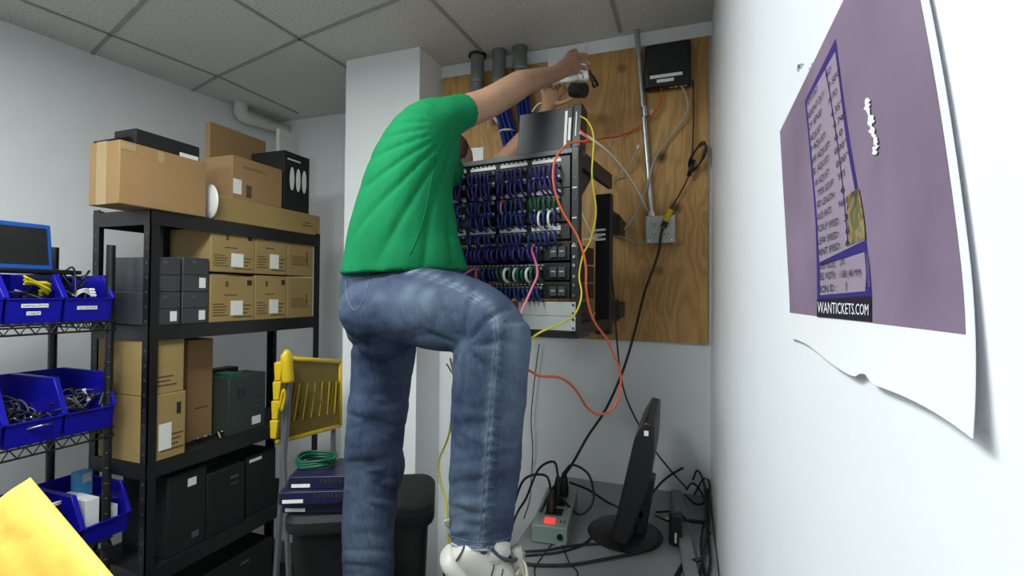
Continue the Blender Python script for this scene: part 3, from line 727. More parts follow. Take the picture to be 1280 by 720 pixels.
deskcable([(820, 640), (845, 640, .02), (862, 652, .03), (880, 655, .02), (888, 668)], 0.0036, 'black cord crossing the trunking behind the power adapter')
deskcable([(818, 644), (838, 652, .02), (858, 650, .035), (884, 652, .03)], 0.0036, 'second black cord crossing the trunking', z=.004)
deskcable([(866, 600, .06), (872, 588, .09), (880, 605, .06), (882, 640, .02), (876, 680, .01), (884, 730)], 0.0036, 'black cord looping in the corner heap, taller loop')
deskcable([(858, 612, .05), (866, 604, .06), (878, 618, .03), (886, 650, .0), (880, 690, .01), (872, 735)], 0.0036, 'black cord looping in the corner heap, lower loop')
deskcable([(856, 618, .03), (870, 630, .01), (884, 625, .03), (887, 605, .05), (880, 598, .06), (868, 618, .03)], 0.0036, 'black cord curled round in the corner heap')
deskcable([(838, 735), (848, 715), (858, 702, .01), (874, 700, .03), (884, 690, .03)], 0.0055, 'thick black cord at the front by the trunking')
# tan cable end with red tip
tt = MB().tube([onZ(832, 648, DZ + .03), onZ(848, 648, DZ + .035), onZ(848, 646, DZ + .035)], 0.004, 'white_cable'); tt.cyl(onZ(848, 648, DZ + .035), onZ(851, 641, DZ + .04), 0.007, 'red')
tag(tt.build('cable_end', smooth='auto'), 'red-tipped pale cable end lying on the trunking', 'cable')
# adapter
p = onZ(845, 684, DZ); T = Matrix.Translation(p) @ Matrix.Rotation(R(0), 4, 'Z')
t = thing('power_adapter', None, 'small black power adapter with a white sticker on the desk beside the trunking', 'adapter', T=T)
MB().box((-0.02, -0.0, 0.001), (0.018, 0.035, 0.095), 'black_plastic', T=T).build('body', parent=t, bevel=0.006)
MB().box((-0.004, -0.0012, 0.012), (0.002, 0.001, 0.042), 'label', T=T).build('sticker', parent=t)
# monitor, seen edge-on
mc = onZ(781, 668, DZ)
MT = Matrix.Translation((mc.x, mc.y, DZ))
t = thing('monitor', None, 'black flat monitor seen edge-on and leaning right, on a round foot', 'monitor', T=MT)
MB().lathe((0, 0, 0), [(0.112, 0.001), (0.115, 0.006), (0.10, 0.016), (0.05, 0.026), (0.03, 0.03)], 'black_plastic', n=40, T=MT).build('foot', parent=t, smooth='auto')
cY = mc.y
pb = V((onY(757 + 14, 650, cY - .1).x - mc.x + 0.012, 0, 0.05)); ptop = V((onY(812, 522, cY - .1).x - mc.x, 0, onY(812, 522, cY - .1).z - DZ))
ax = (ptop - pb).normalized(); nx = V((ax.z, 0, -ax.x))     # nx points right (back of the screen)
mb = MB()
L = (ptop - pb).length
prof = [(0, -0.020), (0, 0.022), (0.04, 0.032), (L * .62, 0.042), (L * .78, 0.034), (L, 0.018), (L, -0.010), (L - .05, -0.024)]
pts = [pb + ax * a + nx * b_ for a, b_ in prof]
mb.prism(pts, (0, -0.16, 0), (0, 0.19, 0), 'black_plastic', T=MT); mb.build('screen_housing', parent=t, bevel=0.006)
sp = [pb + ax * .015 + nx * -.0225, pb + ax * (L - .06) + nx * -.0258, pb + ax * (L - .06) + nx * -.022, pb + ax * .015 + nx * -.018]
MB().prism(sp, (0, -.145, 0), (0, .175, 0), 'screen', T=MT).build('display', parent=t)
q0 = pb + ax * .10 + nx * .03
MB().prism([V((0.03, 0, 0.02)), V((0.065, 0, 0.018)), q0 + ax * .06 + nx * .028, q0 + ax * .06, q0], (0, -.03, 0), (0, .03, 0), 'black_plastic', T=MT).build('neck', parent=t, bevel=0.004)
st = pb + ax * (L - .03) + nx * 0.002
MB().box((-0.006, -0.1612, -0.007), (0.006, -0.1596, 0.007), 'label', T=MT @ Matrix.Translation(st)).build('sticker', parent=t)
MB().box((-0.005, -0.03, 0.0), (0.02, -0.015, 0.02), 'steel', T=MT @ Matrix.Translation(pb + ax * .03 + nx * .03)).build('connector', parent=t)

# ------------------------------------------------------------------ black shelving unit (left)
SX = -1.703
sh = lambda px, py: onX(px, py, SX)
SY0 = onX(186, 400, SX).y; SY1 = onX(399, 380, SX).y
SD = 0.30
zl = [onX(190, 262, SX).z, onX(192, 408, SX).z, onX(250, 561, SX).z, onX(262, 676, SX).z, 0.12]
t = thing('shelving_unit', (SX - SD / 2, (SY0 + SY1) / 2, 0), 'tall black metal shelving unit loaded with boxes against the left wall', 'shelving unit')
PW = 0.032
for x0 in (SX - SD, SX - PW):
    for y0 in (SY0, SY1 - PW):
        mb = MB()
        xa, xb = (x0, x0 + PW)
        front = x0 > SX - SD + .01; nearp = y0 == SY0
        yo = y0 if nearp else y0 + PW - 0.004
        mb.box((xa, yo, 0), (xb, yo + 0.004, zl[0] + 0.012), 'black_metal')
        xo = xb - 0.004 if front else xa
        mb.box((xo, y0, 0), (xo + 0.004, y0 + PW, zl[0] + 0.012), 'black_metal')
        for k in range(30):
            z = zl[0] - 0.03 - k * 0.05
            if z < 0.05: break
            mb.cyl((xa + PW * .5, yo - 0.0006, z), (xa + PW * .5, yo + 0.0046, z), 0.0045, 'mid_grey', n=8)
        mb.build('post', parent=t)
for z in zl:
    mb = MB()
    mb.box((SX - 0.004, SY0 + 0.002, z - 0.05), (SX + 0.002, SY1 - 0.002, z + 0.001), 'black_metal')
    mb.box((SX - SD, SY0 + 0.002, z - 0.05), (SX - SD + 0.004, SY1 - 0.002, z + 0.001), 'black_metal')
    mb.box((SX - SD + 0.002, SY0 - 0.002, z - 0.05), (SX - 0.002, SY0 + 0.003, z + 0.001), 'black_metal')
    mb.box((SX - SD + 0.002, SY1 - 0.003, z - 0.05), (SX - 0.002, SY1 + 0.002, z + 0.001), 'black_metal')
    mb.box((SX - SD + 0.004, SY0 + 0.003, z - 0.012), (SX - 0.004, SY1 - 0.003, z), 'black_matte')
    mb.build('shelf_board', parent=t)
def onshelf(px0, px1, pyt, z, xf, dep, name, label, cat, m, group=None, extras=None, bevel=0.003, zt_px=None, gap=0.0005, lab=True, parts_only=False):
    """box whose front face (plane x = xf) spans the given columns and stands at height z"""
    yc = (px0 + px1) / 2
    y0 = onX(px0, 360, xf).y; y1 = onX(px1, 360, xf).y
    zt_ = onX(yc, pyt, xf).z
    t = thing(name, (xf - dep / 2, (y0 + y1) / 2, z), label, cat, group)
    MB().box((xf - dep, y0 + gap, z + 0.0006), (xf, y1 - gap, zt_), m).build('carton' if 'box' in name else 'body', parent=t, bevel=bevel)
    if extras:
        for e in extras:
            nm, mm_, (a0, b0_, a1, b1_), *rest = e
            mb = MB()
            W_, H_ = y1 - y0, zt_ - z
            if mm_ == 'lines':
                n = rest[0]
                for k in range(n):
                    zz = z + H_ * (b0_ + (b1_ - b0_) * (k + .3) / n); l = 1 - 0.35 * ((k * 37) % 10) / 10
                    mb.box((xf - 0.0004, y0 + W_ * a0, zz), (xf + 0.0006, y0 + W_ * (a0 + (a1 - a0) * l), zz + H_ * (b1_ - b0_) / n * .35), 'card_ink')
            elif mm_ == 'text':
                puttext(mb, rest[0], (xf, y0 + W_ * a0, z + H_ * b0_), (0, 1, 0), (0, 0, 1), W_ * (a1 - a0), H_ * (b1_ - b0_), rest[1], 0.0012)
            else:
                th = rest[0] if rest else 0.0012
                mb.box((xf - 0.0003, y0 + W_ * a0, z + H_ * b0_), (xf + th, y0 + W_ * a1, z + H_ * b1_), mm_)
            mb.build(nm, parent=t)
    return t, y0, y1, zt_
z1, z2, z3, z4 = zl[0], zl[1], zl[2], zl[3]
xf = SX - 0.006
# --- level 2: brown cartons, 3 x 2
cart = [('label', 'label', (.44, .14, .72, .46)), ('print', 'lines', (.06, .12, .38, .42), 5), ('print', 'lines', (.50, .06, .94, .4), 4),
        ('symbol', 'ink', (.82, .80, .93, .92)), ('print', 'lines', (.3, .55, .58, .62), 1), ('symbol', 'card_ink', (.32, .76, .38, .88))]
cart_b = [('print', 'lines', (.15, .25, .85, .5), 5), ('symbol', 'card_ink', (.72, .3, .76, .6))]
cols = [(263, 318), (318.5, 358.5), (359, 391)]
for r_ in range(2):
    for k, (a, b) in enumerate(cols):
        zb_ = z2 if r_ == 0 else ztop2
        pyt = (345, 288)[r_] if k < 2 else (347, 294)[r_]
        if k == 0 and r_ == 0: pass
        pos = ('left', 'middle', 'right')[k]
        t, y0, y1, zq = onshelf(a, b, pyt, zb_, xf, 0.24, 'cardboard_box', '', 'box', 'card2', 'cartons stacked three wide and two high on the second shelf', cart if k < 2 else cart_b)
        t['label'] = 'pale brown carton at the ' + pos + ' of the ' + ('lower' if r_ == 0 else 'upper') + ' row of the second shelf stack'
        if k == 0: zfix = zq
    if r_ == 0: ztop2 = onX(320, 343.5, xf).z + 0.004
# --- level 2: dark units
dk = [('label', 'label', (.62, .12, .86, .42)), ('port', 'mid_grey', (.35, .82, .5, .9)), ('seam', 'black_plastic', (.02, .5, .98, .515))]
def dark(px0, px1, pyt, pyb, z, label, ex, xfr=xf, dep=.22, m='dark_grey'):
    return onshelf(px0, px1, pyt, z, xfr, dep, 'desktop_unit', label, 'computer unit', m, 'dark grey desktop units on the second shelf', ex)
def lev2(px0, px1, pyt, pmid, l1, l2, ex, ex2, **k):
    t, a, b, zz = dark(px0, px1, pmid, 0, z2, l1, ex2, **k)
    dark(px0, px1, pyt, 0, zz, l2, ex, **k)
lev2(191, 226, 322, 365, 'dark grey unit in the lower left stack just right of the near post', 'dark grey unit on top of stack just right of the near post', dk[1:], dk)
lev2(228, 261, 322, 365, 'dark grey unit at the bottom of the stack touching the cartons', 'dark grey unit at the top of the stack touching the cartons', dk, dk)
o, *_ = onshelf(203, 262, 287, z2, xf - 0.225, 0.07, 'desktop_unit', 'large dark unit standing behind the two dark stacks on the second shelf', 'computer unit', 'black_matte', None, [('label', 'label', (.5, .6, .56, .72)), ('latch', 'mid_grey', (.9, .7, .95, .76))])
# units visible through the open near side
def sidebox(xa, xb, y0, y1, z0, z1_, name, label, cat, m, face=None, group=None):
    t = thing(name, ((xa + xb) / 2, (y0 + y1) / 2, z0), label, cat, group)
    MB().box((xa, y0, z0 + .0006), (xb, y1, z1_), m).build('carton' if 'box' in name else 'body', parent=t, bevel=0.003)
    if face:
        for nm, mm_, (a0, b0_, a1, b1_) in face:
            MB().box((xa + (xb - xa) * a0, y0 - 0.0012, z0 + (z1_ - z0) * b0_), (xa + (xb - xa) * a1, y0 + 0.0003, z0 + (z1_ - z0) * b1_), mm_).build(nm, parent=t)
    return t
hz = onX(190, 322, xf).z
# --- top shelf
big_x = SX + 0.01
bt = onX(200, 190, big_x).z; by0 = onX(147, 230, big_x).y
def freebox(name, label, cat, m, P, yaw=0, group=None, bevel=0.004):
    pass
t, y0, y1, zt1 = onshelf(146, 256, 188, z1 + 0.001, SX + 0.012, 0.15, 'cardboard_box', 'largest brown cardboard box, overhanging the near end of the top shelf', 'box', 'card', None, [('tape_patch', 'card_tape', (.02, .86, .16, .97)), ('tape_patch', 'card_tape', (.40, .8, .47, .97))])
mb = MB().box((SX + .012 - .11, y0 - 0.0012, z1 + 0.002), (SX + .012 - .06, y0 + .0006, zt1), 'card_tape'); mb.build('packing_tape', parent=t)
# black flat carton lying on the big box
t, ya, yb, zz = onshelf(166, 247, 171, zt1, SX - 0.02, 0.11, 'black_box', 'flat black carton lying on top of the largest cardboard box', 'box', 'black_matte', None, [('label', 'label', (.66, .06, .97, .36)), ('print', 'lines', (.7, .1, .93, .3), 3)])
# open black flap at its left
p = MB().prism([V((0, y0 + .006, zt1 + .0005)), V((0, ya - .004, zt1 + .0005)), V((0, ya - .004, zt1 + .034)), V((0, y0 + .002, zt1 + .006))], (SX - .125, 0, 0), (SX - .04, 0, 0), 'black_plastic')
tag(p.build('plastic_tray', bevel=0.002), 'dark wedge-shaped tray on the near end of the largest cardboard box', 'tray')
# white disc standing between boxes
dc = onX(262, 247, SX - 0.03)
yd = dc.y
t = thing('access_point', None, 'round white disc-shaped device standing on edge between the top shelf boxes', 'access point', T=Matrix.Translation((SX - 0.03, yd, z1)))
mb = MB().lathe((0, 0, 0), [(0.01, -0.014), (0.05, -0.012), (0.067, -0.004), (0.069, 0.0), (0.06, 0.006), (0.01, 0.008)], 'white', n=32, axis='y', T=Matrix.Translation((SX - 0.03, yd, z1 + 0.0695)) @ Matrix.Rotation(R(-14), 4, 'Z'))
mb.build('body', parent=t, smooth='auto')
# long carton
t, yl0, yl1, zl1 = onshelf(267, 399, 256, z1 + 0.001, SX + 0.0, 0.24, 'cardboard_box', 'long low cardboard box lying along the far half of the top shelf', 'box', 'card2', None, [('print', 'lines', (.80, .35, .92, .62), 2)])
# carton on it
t, yc0, yc1, zc1 = onshelf(288, 351, 202, zl1, SX - 0.01, 0.22, 'cardboard_box', 'brown carton with white sticker standing on the long low box', 'box', 'card', None,
    [('label', 'label', (.02, .12, .17, .46)), ('print', 'lines', (.02, .16, .15, .42), 5), ('symbol', 'card_ink', (.26, .08, .36, .38)), ('print', 'lines', (.2, .75, .7, .82), 2)])
# tall flap box behind
t, *_ = onshelf(259, 330, 163, z1, SX - 0.255, 0.03, 'cardboard_box', 'flattened brown cardboard sheet box standing behind the stickered carton', 'box', 'card', None)
# black carton with three pale discs
t, yk0, yk1, zk1 = onshelf(353, 385, 192, zl1, SX - 0.012, 0.2, 'black_box', 'black carton printed with three white ovals at the far end of the top shelf', 'box', 'black_matte', None,
    [('print', 'label', (.12, .86, .62, .885))])
H_ = zk1 - zl1; W_ = yk1 - yk0
for k in range(3):
    o = MB(); ring = [V((SX - 0.0115, yk0 + W_ * (.3 + .24 * k) + W_ * .085 * math.cos(2 * math.pi * j / 24), zl1 + H_ * .55 + H_ * .2 * math.sin(2 * math.pi * j / 24))) for j in range(24)]
    o.prism(ring, (-0.001, 0, 0), (0.0008, 0, 0), 'label'); o.build('printed_oval', parent=t)
t, *_ = onshelf(346, 372, 164, z1, SX - 0.235, 0.02, 'white_sheet', 'white sheet standing behind the black carton with ovals', 'panel', 'pvc_white', None)

# --- level 3
t, ya, yb, zz = onshelf(186, 235, 492, z3, xf, 0.25, 'cardboard_box', 'brown carton with white label at the bottom of the third shelf stack', 'box', 'card2', 'cartons on the third shelf', [('label', 'label', (.30, .15, .62, .55)), ('symbol', 'ink', (.75, .66, .86, .84)), ('print', 'lines', (.35, .1, .95, .4), 4)])
t, ya, yb, zy = onshelf(184, 232, 424, zz, xf - .006, 0.25, 'cardboard_box', 'brown carton on top of the third shelf stack beside the near post', 'box', 'card2', 'cartons on the third shelf', [('print', 'lines', (.12, .12, .8, .36), 3)])
onshelf(236, 268, 424, z3, xf - .10, 0.15, 'cardboard_box', 'shaded tall carton set back on the third shelf', 'box', 'card', None, [('print', 'lines', (.3, .3, .8, .34), 1)])
t, ya, yb, zz = onshelf(288, 334, 468, z3, xf - .02, 0.12, 'network_device', 'upright dark green device with white label on the third shelf', 'network device', 'slate', None, [('label', 'label', (.62, .10, .86, .24)), ('slot', 'ink', (.22, .62, .30, .78)), ('slot', 'ink', (.34, .62, .42, .78)), ('print', 'mid_grey', (.7, .5, .9, .52)), ('print', 'mid_grey', (.7, .4, .9, .42))])
MB().box((xf - .12, ya + .01, zz), (xf - .03, ya + .07, zz + .012), 'green_cable').build('card_edge', parent=t)
onshelf(268, 300, 460, z3, xf - .16, 0.06, 'network_device', 'black device leaning behind the dark green device on the third shelf', 'network device', 'black_plastic', None, [('slot', 'mid_grey', (.2, .8, .7, .84))])
pp_ = onX(262, 548, xf - .03); mb = MB()
for k in range(7): mb.tube([V((xf - .02 - random.random() * .08, pp_.y - .05 + k * .017 + random.random() * .02, z3 + .008)), V((xf - .04, pp_.y - .04 + k * .017, z3 + .026)), V((xf - .05 - random.random() * .05, pp_.y - .01 + k * .016, z3 + .008))], .003, ('steel', 'black_cable', 'grey_cable')[k % 3], n=6)
tag(mb.build('cable_tangle', smooth=True), 'small tangle of cables and metal bits on the third shelf beside cartons', 'cables', kind='stuff')

# --- level 4 and 5
onshelf(214, 262, 588, z4, xf - .01, 0.24, 'desktop_unit', 'dark unit with white sticker at the near side of the fourth shelf', 'computer unit', 'slate_dark' if 'slate_dark' in M else 'black_matte', None, [('label', 'label', (.5, .80, .72, .9)), ('port', 'mid_grey', (.62, .12, .8, .2))])
onshelf(263, 310, 584, z4, xf - .01, 0.24, 'desktop_unit', 'dark unit in the middle of the fourth shelf', 'computer unit', 'black_matte', None, [('port', 'mid_grey', (.6, .8, .8, .84)), ('port', 'mid_grey', (.6, .7, .8, .72))])
onshelf(311, 348, 565, z4, xf - .02, 0.24, 'desktop_unit', 'dark unit with small pale sticker at the far end of the fourth shelf', 'computer unit', 'black_matte', None, [('label', 'label', (.1, .90, .5, .95))])
onshelf(235, 345, 700, z4 - .36, xf - .02, 0.24, 'storage_box', 'low dark box on the bottom shelf of the black unit', 'box', 'black_matte', None, [('port', 'mid_grey', (.6, .8, .7, .84))])

# ------------------------------------------------------------------ wire shelving with blue bins
BX = -1.794; BY1 = SY0 - 0.045; BY0 = BY1 - 0.92; BD = 0.33
zb1 = onX(142, 400, BX).z; zb2 = onX(142, 532, BX).z; zb3 = onX(160, 661, BX).z
t = thing('wire_shelving', (BX - BD / 2, (BY0 + BY1) / 2, 0), 'black wire shelving rack holding rows of blue plastic bins', 'wire shelving')
for x in (BX - .012, BX - BD + .012):
    for y in (BY1 - .012, BY0 + .012):
        mb = MB().cyl((x, y, 0), (x, y, (zb1 + .25)), .0125, 'black_metal')
        for k in range(int((zb1 + .2) / .05)): mb.lathe((x, y, .05 + .05 * k), [(.0124, 0), (.0136, .002), (.0124, .004)], 'black_metal', n=12)
        mb.build('post', parent=t, smooth='auto')
for z in (zb1, zb2, zb3):
    mb = MB()
    for zz in (z - .004, z - .032):
        for a, b in (((BX, BY0, zz), (BX, BY1, zz)), ((BX - BD, BY0, zz), (BX - BD, BY1, zz)), ((BX, BY1, zz), (BX - BD, BY1, zz)), ((BX, BY0, zz), (BX - BD, BY0, zz))):
            mb.cyl(a, b, .0032, 'black_metal', n=8)
    n = 26
    for k in range(n):
        y = BY0 + (BY1 - BY0) * k / n; h = (BY1 - BY0) / n
        mb.cyl((BX, y, z - .032), (BX, y + h / 2, z - .004), .0018, 'black_metal', n=6); mb.cyl((BX, y + h / 2, z - .004), (BX, y + h, z - .032), .0018, 'black_metal', n=6)
    for k in range(10):
        x = BX - BD + BD * k / 10; h = BD / 10
        mb.cyl((x, BY1, z - .032), (x + h / 2, BY1, z - .004), .0018, 'black_metal', n=6); mb.cyl((x + h / 2, BY1, z - .004), (x + h, BY1, z - .032), .0018, 'black_metal', n=6)
    for k in range(36):
        y = BY0 + (BY1 - BY0) * (k + .5) / 36; mb.cyl((BX, y, z - .001), (BX - BD, y, z - .001), .0018, 'black_metal', n=6)
    mb.build('wire_shelf', parent=t, smooth='auto')

def make_bin(name_label, y0, y1, z, h, dep=.27, xf_=BX + .01, sidecut=.45, lipf=.42):
    """hopper-front stacking bin: low front lip, sides rising to the back"""
    t = thing('storage_bin', (xf_ - dep / 2, (y0 + y1) / 2, z), name_label, 'bin', 'blue plastic storage bins on the wire shelves')
    th = .0035; mb = MB()
    lip = h * lipf
    ins = .008
    def side(y, yy):
        prof = [V((xf_ - ins, y, z + .001)), V((xf_ + .004, y, z + lip)), V((xf_ - dep * .18, y, z + h)), V((xf_ - dep, y, z + h)), V((xf_ - dep + ins, y, z + .001))]
        mb.prism(prof, (0, 0, 0), (0, yy, 0), 'blue_bin')
    side(y0, th); side(y1 - th, th)
    mb.prism([V((xf_ - ins, 0, z + .001)), V((xf_ - ins - th, 0, z + .001)), V((xf_ + .004 - th, 0, z + lip)), V((xf_ + .004, 0, z + lip))], (0, y0, 0), (0, y1, 0), 'blue_bin')
    mb.prism([V((xf_ - dep + ins, 0, z + .001)), V((xf_ - dep + ins + th, 0, z + .001)), V((xf_ - dep + th, 0, z + h)), V((xf_ - dep, 0, z + h))], (0, y0, 0), (0, y1, 0), 'blue_bin')
    mb.box((xf_ - dep + ins, y0, z + .001), (xf_ - ins, y1, z + .001 + th), 'blue_bin')
    # rims
    mb.box((xf_ - .002, y0 - .002, z + lip - .004), (xf_ + .008, y1 + .002, z + lip), 'blue_bin')
    mb.box((xf_ - dep, y0 - .003, z + h - .006), (xf_ - dep * .18, y0 + .005, z + h), 'blue_bin'); mb.box((xf_ - dep, y1 - .005, z + h - .006), (xf_ - dep * .18, y1 + .003, z + h), 'blue_bin')
    a, b = V((xf_ + .004, 0, z + lip)), V((xf_ - dep * .18, 0, z + h)); tt_ = (b - a)
    for y in (y0, y1): mb.prism([a, a + V((.006, 0, .002)), b + V((.006, 0, .002)), b], (0, y - .004, 0), (0, y + .004, 0), 'blue_bin')
    mb.build('body', parent=t, bevel=.001)
    return t, lip
def yb_(px, py=380): return onX(px, py, BX).y
gapb = .003
rows = []
yR = yb_(139, 385) ; 
bw_ = (yb_(139, 385) - yb_(77, 385))
h1 = onX(139, 345, BX - .04).z - zb1
ys = [yR - bw_ * k for k in range(4)]
for k, lb_ in enumerate(('upper row blue bin at the right end, with white-plugged adapters', 'upper row blue bin under the laptop, holding yellow cables', 'upper row blue bin cut off by the left edge of the photo')):
    t, lip = make_bin(lb_, ys[k + 1] + gapb, ys[k] - gapb, zb1, h1, lipf=.5)
    if k < 2:
        mb = MB(); c0 = (ys[k] + ys[k + 1]) / 2; W_ = bw_
        rows_ = (('MISC ADAPTERS', .26, .66),) if k == 0 else (('NORMAL PATCH', .26, .72), ('CABLES', .36, .6))
        for q, (tx, a, b) in enumerate(rows_):
            zz = zb1 + lip * (.70 - .30 * q) if k else zb1 + lip * .58
            xx = BX + .01 - .008 + .012 * (zz - zb1) / lip
            mb.box((xx - .001, ys[k + 1] + W_ * a, zz - .005), (xx + .0012, ys[k + 1] + W_ * b, zz + .006), 'label')
            puttext(mb, tx, (xx + .0012, ys[k + 1] + W_ * (a + .02), zz - .0025), (0, 1, 0), (0, 0, 1), W_ * (b - a - .04), .006, 'ink', .0006)
        mb.build('label', parent=t)
def coilpile(name, label, x, y, z, n, r, mats, sx=.08, sy=.04, sz=.02, cat='cables', seed=1, k_pts=6):
    rnd = random.Random(seed); mb = MB()
    for k in range(n):
        pts = []
        a0 = rnd.random() * 6.28; cx = x + (rnd.random() - .5) * sx; cy = y + (rnd.random() - .5) * sy; cz_ = z + rnd.random() * sz + r
        for j in range(k_pts):
            a = a0 + j * 1.1; pts.append(V((cx + math.cos(a) * sx * .35 * (.6 + rnd.random() * .5), cy + math.sin(a) * sy * .5 * (.6 + rnd.random() * .5), cz_ + rnd.random() * sz)))
        mb.tube(pts, r, mats[k % len(mats)], n=6, smooth=4)
    o = mb.build(name, smooth=True); return tag(o, label, cat, kind='stuff')
zc = zb1 + .006
yc1_, yc0_ = (ys[0] + ys[1]) / 2, (ys[1] + ys[2]) / 2
coilpile('cable_pile', 'black adapter cables heaped in the right end upper bin', BX - .09, yc1_ - .015, zb1 + .01, 14, .003, ['black_cable'], .12, bw_ * .6, h1 * .6, seed=3)
coilpile('cable_pile', 'black cables filling the bin beneath the yellow cables', BX - .09, yc0_, zb1 + .01, 16, .003, ['black_cable', 'black_cable', 'grey_cable'], .12, bw_ * .7, h1 * .32, seed=4)
# yellow cable hank
mb = MB()
a, b = onX(24, 350, BX - .03), onX(54, 360, BX - .03)
for k in range(7):
    o_ = V((0.004 * (k % 3), 0, .0035 * (k - 3)))
    mb.tube([a + o_ * 1.2 + V((.02, 0, 0)), (a + b) / 2 + o_ * .4 + V((.025, 0, .003)), b + o_ * 1.6 + V((.02, 0, 0)), b + V((-.01, .012, -.012)) + o_, b + V((0, -.01, -.02)) + o_], .003, 'yellow_cable', n=6)
tag(mb.build('cable_hank', smooth=True), 'bundle of bright yellow patch cables in the bin under the laptop', 'cables')
# white-plug adapters
for k in range(3):
    a, b, e = onX(90 + 2 * k, 369 + k, BX - .0), onX(106, 361 + 2 * k, BX - .0), onX(112 + k, 362 + 3.5 * k, BX)
    mb = MB().tube([a, (a + b) / 2 + V((.0, 0, .004)), b, e], .0022, 'white_cable', n=6); mb.cyl(e, e + V((0, .012, -.001)), .005, 'white', n=8)
    tag(mb.build('adapter_cable', smooth='auto'), ('topmost', 'middle', 'lowest')[k] + ' of three white-plugged adapter leads in the right end upper bin', 'adapter')
# middle row
h2 = onX(134, 466, BX - .02).z - zb2 + .004
yR2 = yb_(141, 500); bw2 = yR2 - yb_(78, 500)
ys2 = [yR2 - bw2 * k for k in range(4)]
for k, lb_ in enumerate(('middle row blue bin at the right end, holding dark cables and a white plug', 'middle row blue bin second from the right, holding dark parts', 'middle row blue bin cut off by the left edge of the photo')):
    make_bin(lb_, ys2[k + 1] + gapb, ys2[k] - gapb, zb2, h2, lipf=.40)
    if k < 2: coilpile('cable_pile', ('dark cables with silver plugs in the right end bin of the middle row', 'dark small parts in the second bin of the middle row')[k], BX - .08, (ys2[k] + ys2[k + 1]) / 2, zb2 + .012, 16, .0032, ['black_cable', 'black_cable', 'mid_grey', 'black_cable', 'steel'], .13, bw2 * .66, h2 * .34, seed=8 + k)
e0, e1 = onX(105, 487, BX - .03), onX(110, 499, BX - .03)
mb = MB().cyl(e0, e1, .003, 'white'); mb.cyl(e0 + (e0 - e1) * .05, e0 - (e0 - e1) * .1, .005, 'white'); mb.cyl(e1, e1 - (e0 - e1) * .1, .006, 'white')
tag(mb.build('white_plug'), 'slim white plug lying on dark cables in the middle row', 'plug')
# bottom row
yR3 = yb_(160, 640); bw3 = yR3 - yb_(100, 640)
h3 = onX(150, 603, BX - .02).z - zb3
for k, lb_ in enumerate(('bottom row blue bin holding small white and blue boxes', 'bottom row blue bin holding a white cable coil beside the yellow envelope')):
    make_bin(lb_, yR3 - bw3 * (k + 1) + gapb, yR3 - bw3 * k - gapb, zb3, h3, lipf=.40)
def minibox(px0, px1, pyt, pyb, xf_, dep, m, label, face=None, name='small_box'):
    y0, y1 = onX(px0, 640, xf_).y, onX(px1, 640, xf_).y; zt_ = onX((px0 + px1) / 2, pyt, xf_).z
    t = thing(name, (xf_, y0, zb3 + .006), label, 'box')
    MB().box((xf_ - dep, y0, zb3 + .006), (xf_, y1, zt_), m).build('carton', parent=t, bevel=.001)
    if face: MB().box((xf_ - .0004, y0 + (y1 - y0) * .3, zb3 + (zt_ - zb3) * .82), (xf_ + .001, y1 - (y1 - y0) * .1, zt_ - .006), 'light_grey').build('label', parent=t)
minibox(97, 115, 590, 640, BX - .12, .04, 'toolblue', 'tall light blue box at the back of the bottom row bin', True)
minibox(107, 124, 624, 650, BX - .02, .14, 'white', 'white box left of the others in the bottom row bin')
minibox(126, 132, 622, 648, BX - .04, .12, 'black_plastic', 'black slim box between two white ones in the bottom row bin')
minibox(134, 147, 632, 648, BX - .02, .14, 'white', 'white box with black top edge at the right of the bottom row bin')
# white cable coil
cc = onX(62, 634, BX - .02); mb = MB()
for k in range(5):
    pts = [cc + V((.03 * math.cos(2 * math.pi * j / 14) - .02, .034 * math.sin(2 * math.pi * j / 14) , -.006 * k + .010 * math.cos(2 * math.pi * j / 14))) for j in range(15)]
    mb.tube(pts, .003, 'white_cable' if k in (0, 1) else 'black_cable', n=6, smooth=3)
tag(mb.build('cable_coil', smooth=True), 'round coil of white cable above the edge of the yellow envelope', 'cable')
coilpile('cable_pile', 'dark cables under the white coil in the bottom row bin', BX - .05, cc.y, zb3 + .01, 10, .003, ['black_cable'], .1, .07, .03, seed=21)

# laptop standing open on the upper bins
lz = zb1 + h1 + .001
ly0, ly1 = onX(-45, 330, BX - .12).y, onX(67, 330, BX - .16).y
lx = BX - .16
lt0 = onX(30, 338, lx)
t = thing('laptop', (lx, (ly0 + ly1) / 2, lz), 'blue-framed open laptop standing on top of the upper blue bins', 'laptop')
MB().box((lx, ly0, lz), (BX - .03, ly1 + .01, lz + .012), 'black_plastic').build('base', parent=t, bevel=.003)
ztp = onX(60, 285, lx).z
LT = Matrix.Translation((lx, 0, lz + .010)) @ Matrix.Rotation(R(-8), 4, 'Y')
hh = (ztp - lz) * 1.02
MB().box((-.007, ly0, 0), (.002, ly1, hh), 'blue_frame', T=LT).build('lid', parent=t, bevel=.004)
MB().box((.0015, ly0 + .012, .020), (.0032, ly1 - .012, hh - .014), 'screen', T=LT).build('display', parent=t)
mb = MB(); mb.box((BX - .14, ly0 + .012, lz + .0122), (BX - .05, ly1 - .008, lz + .0136), 'ink'); mb.build('keyboard', parent=t)

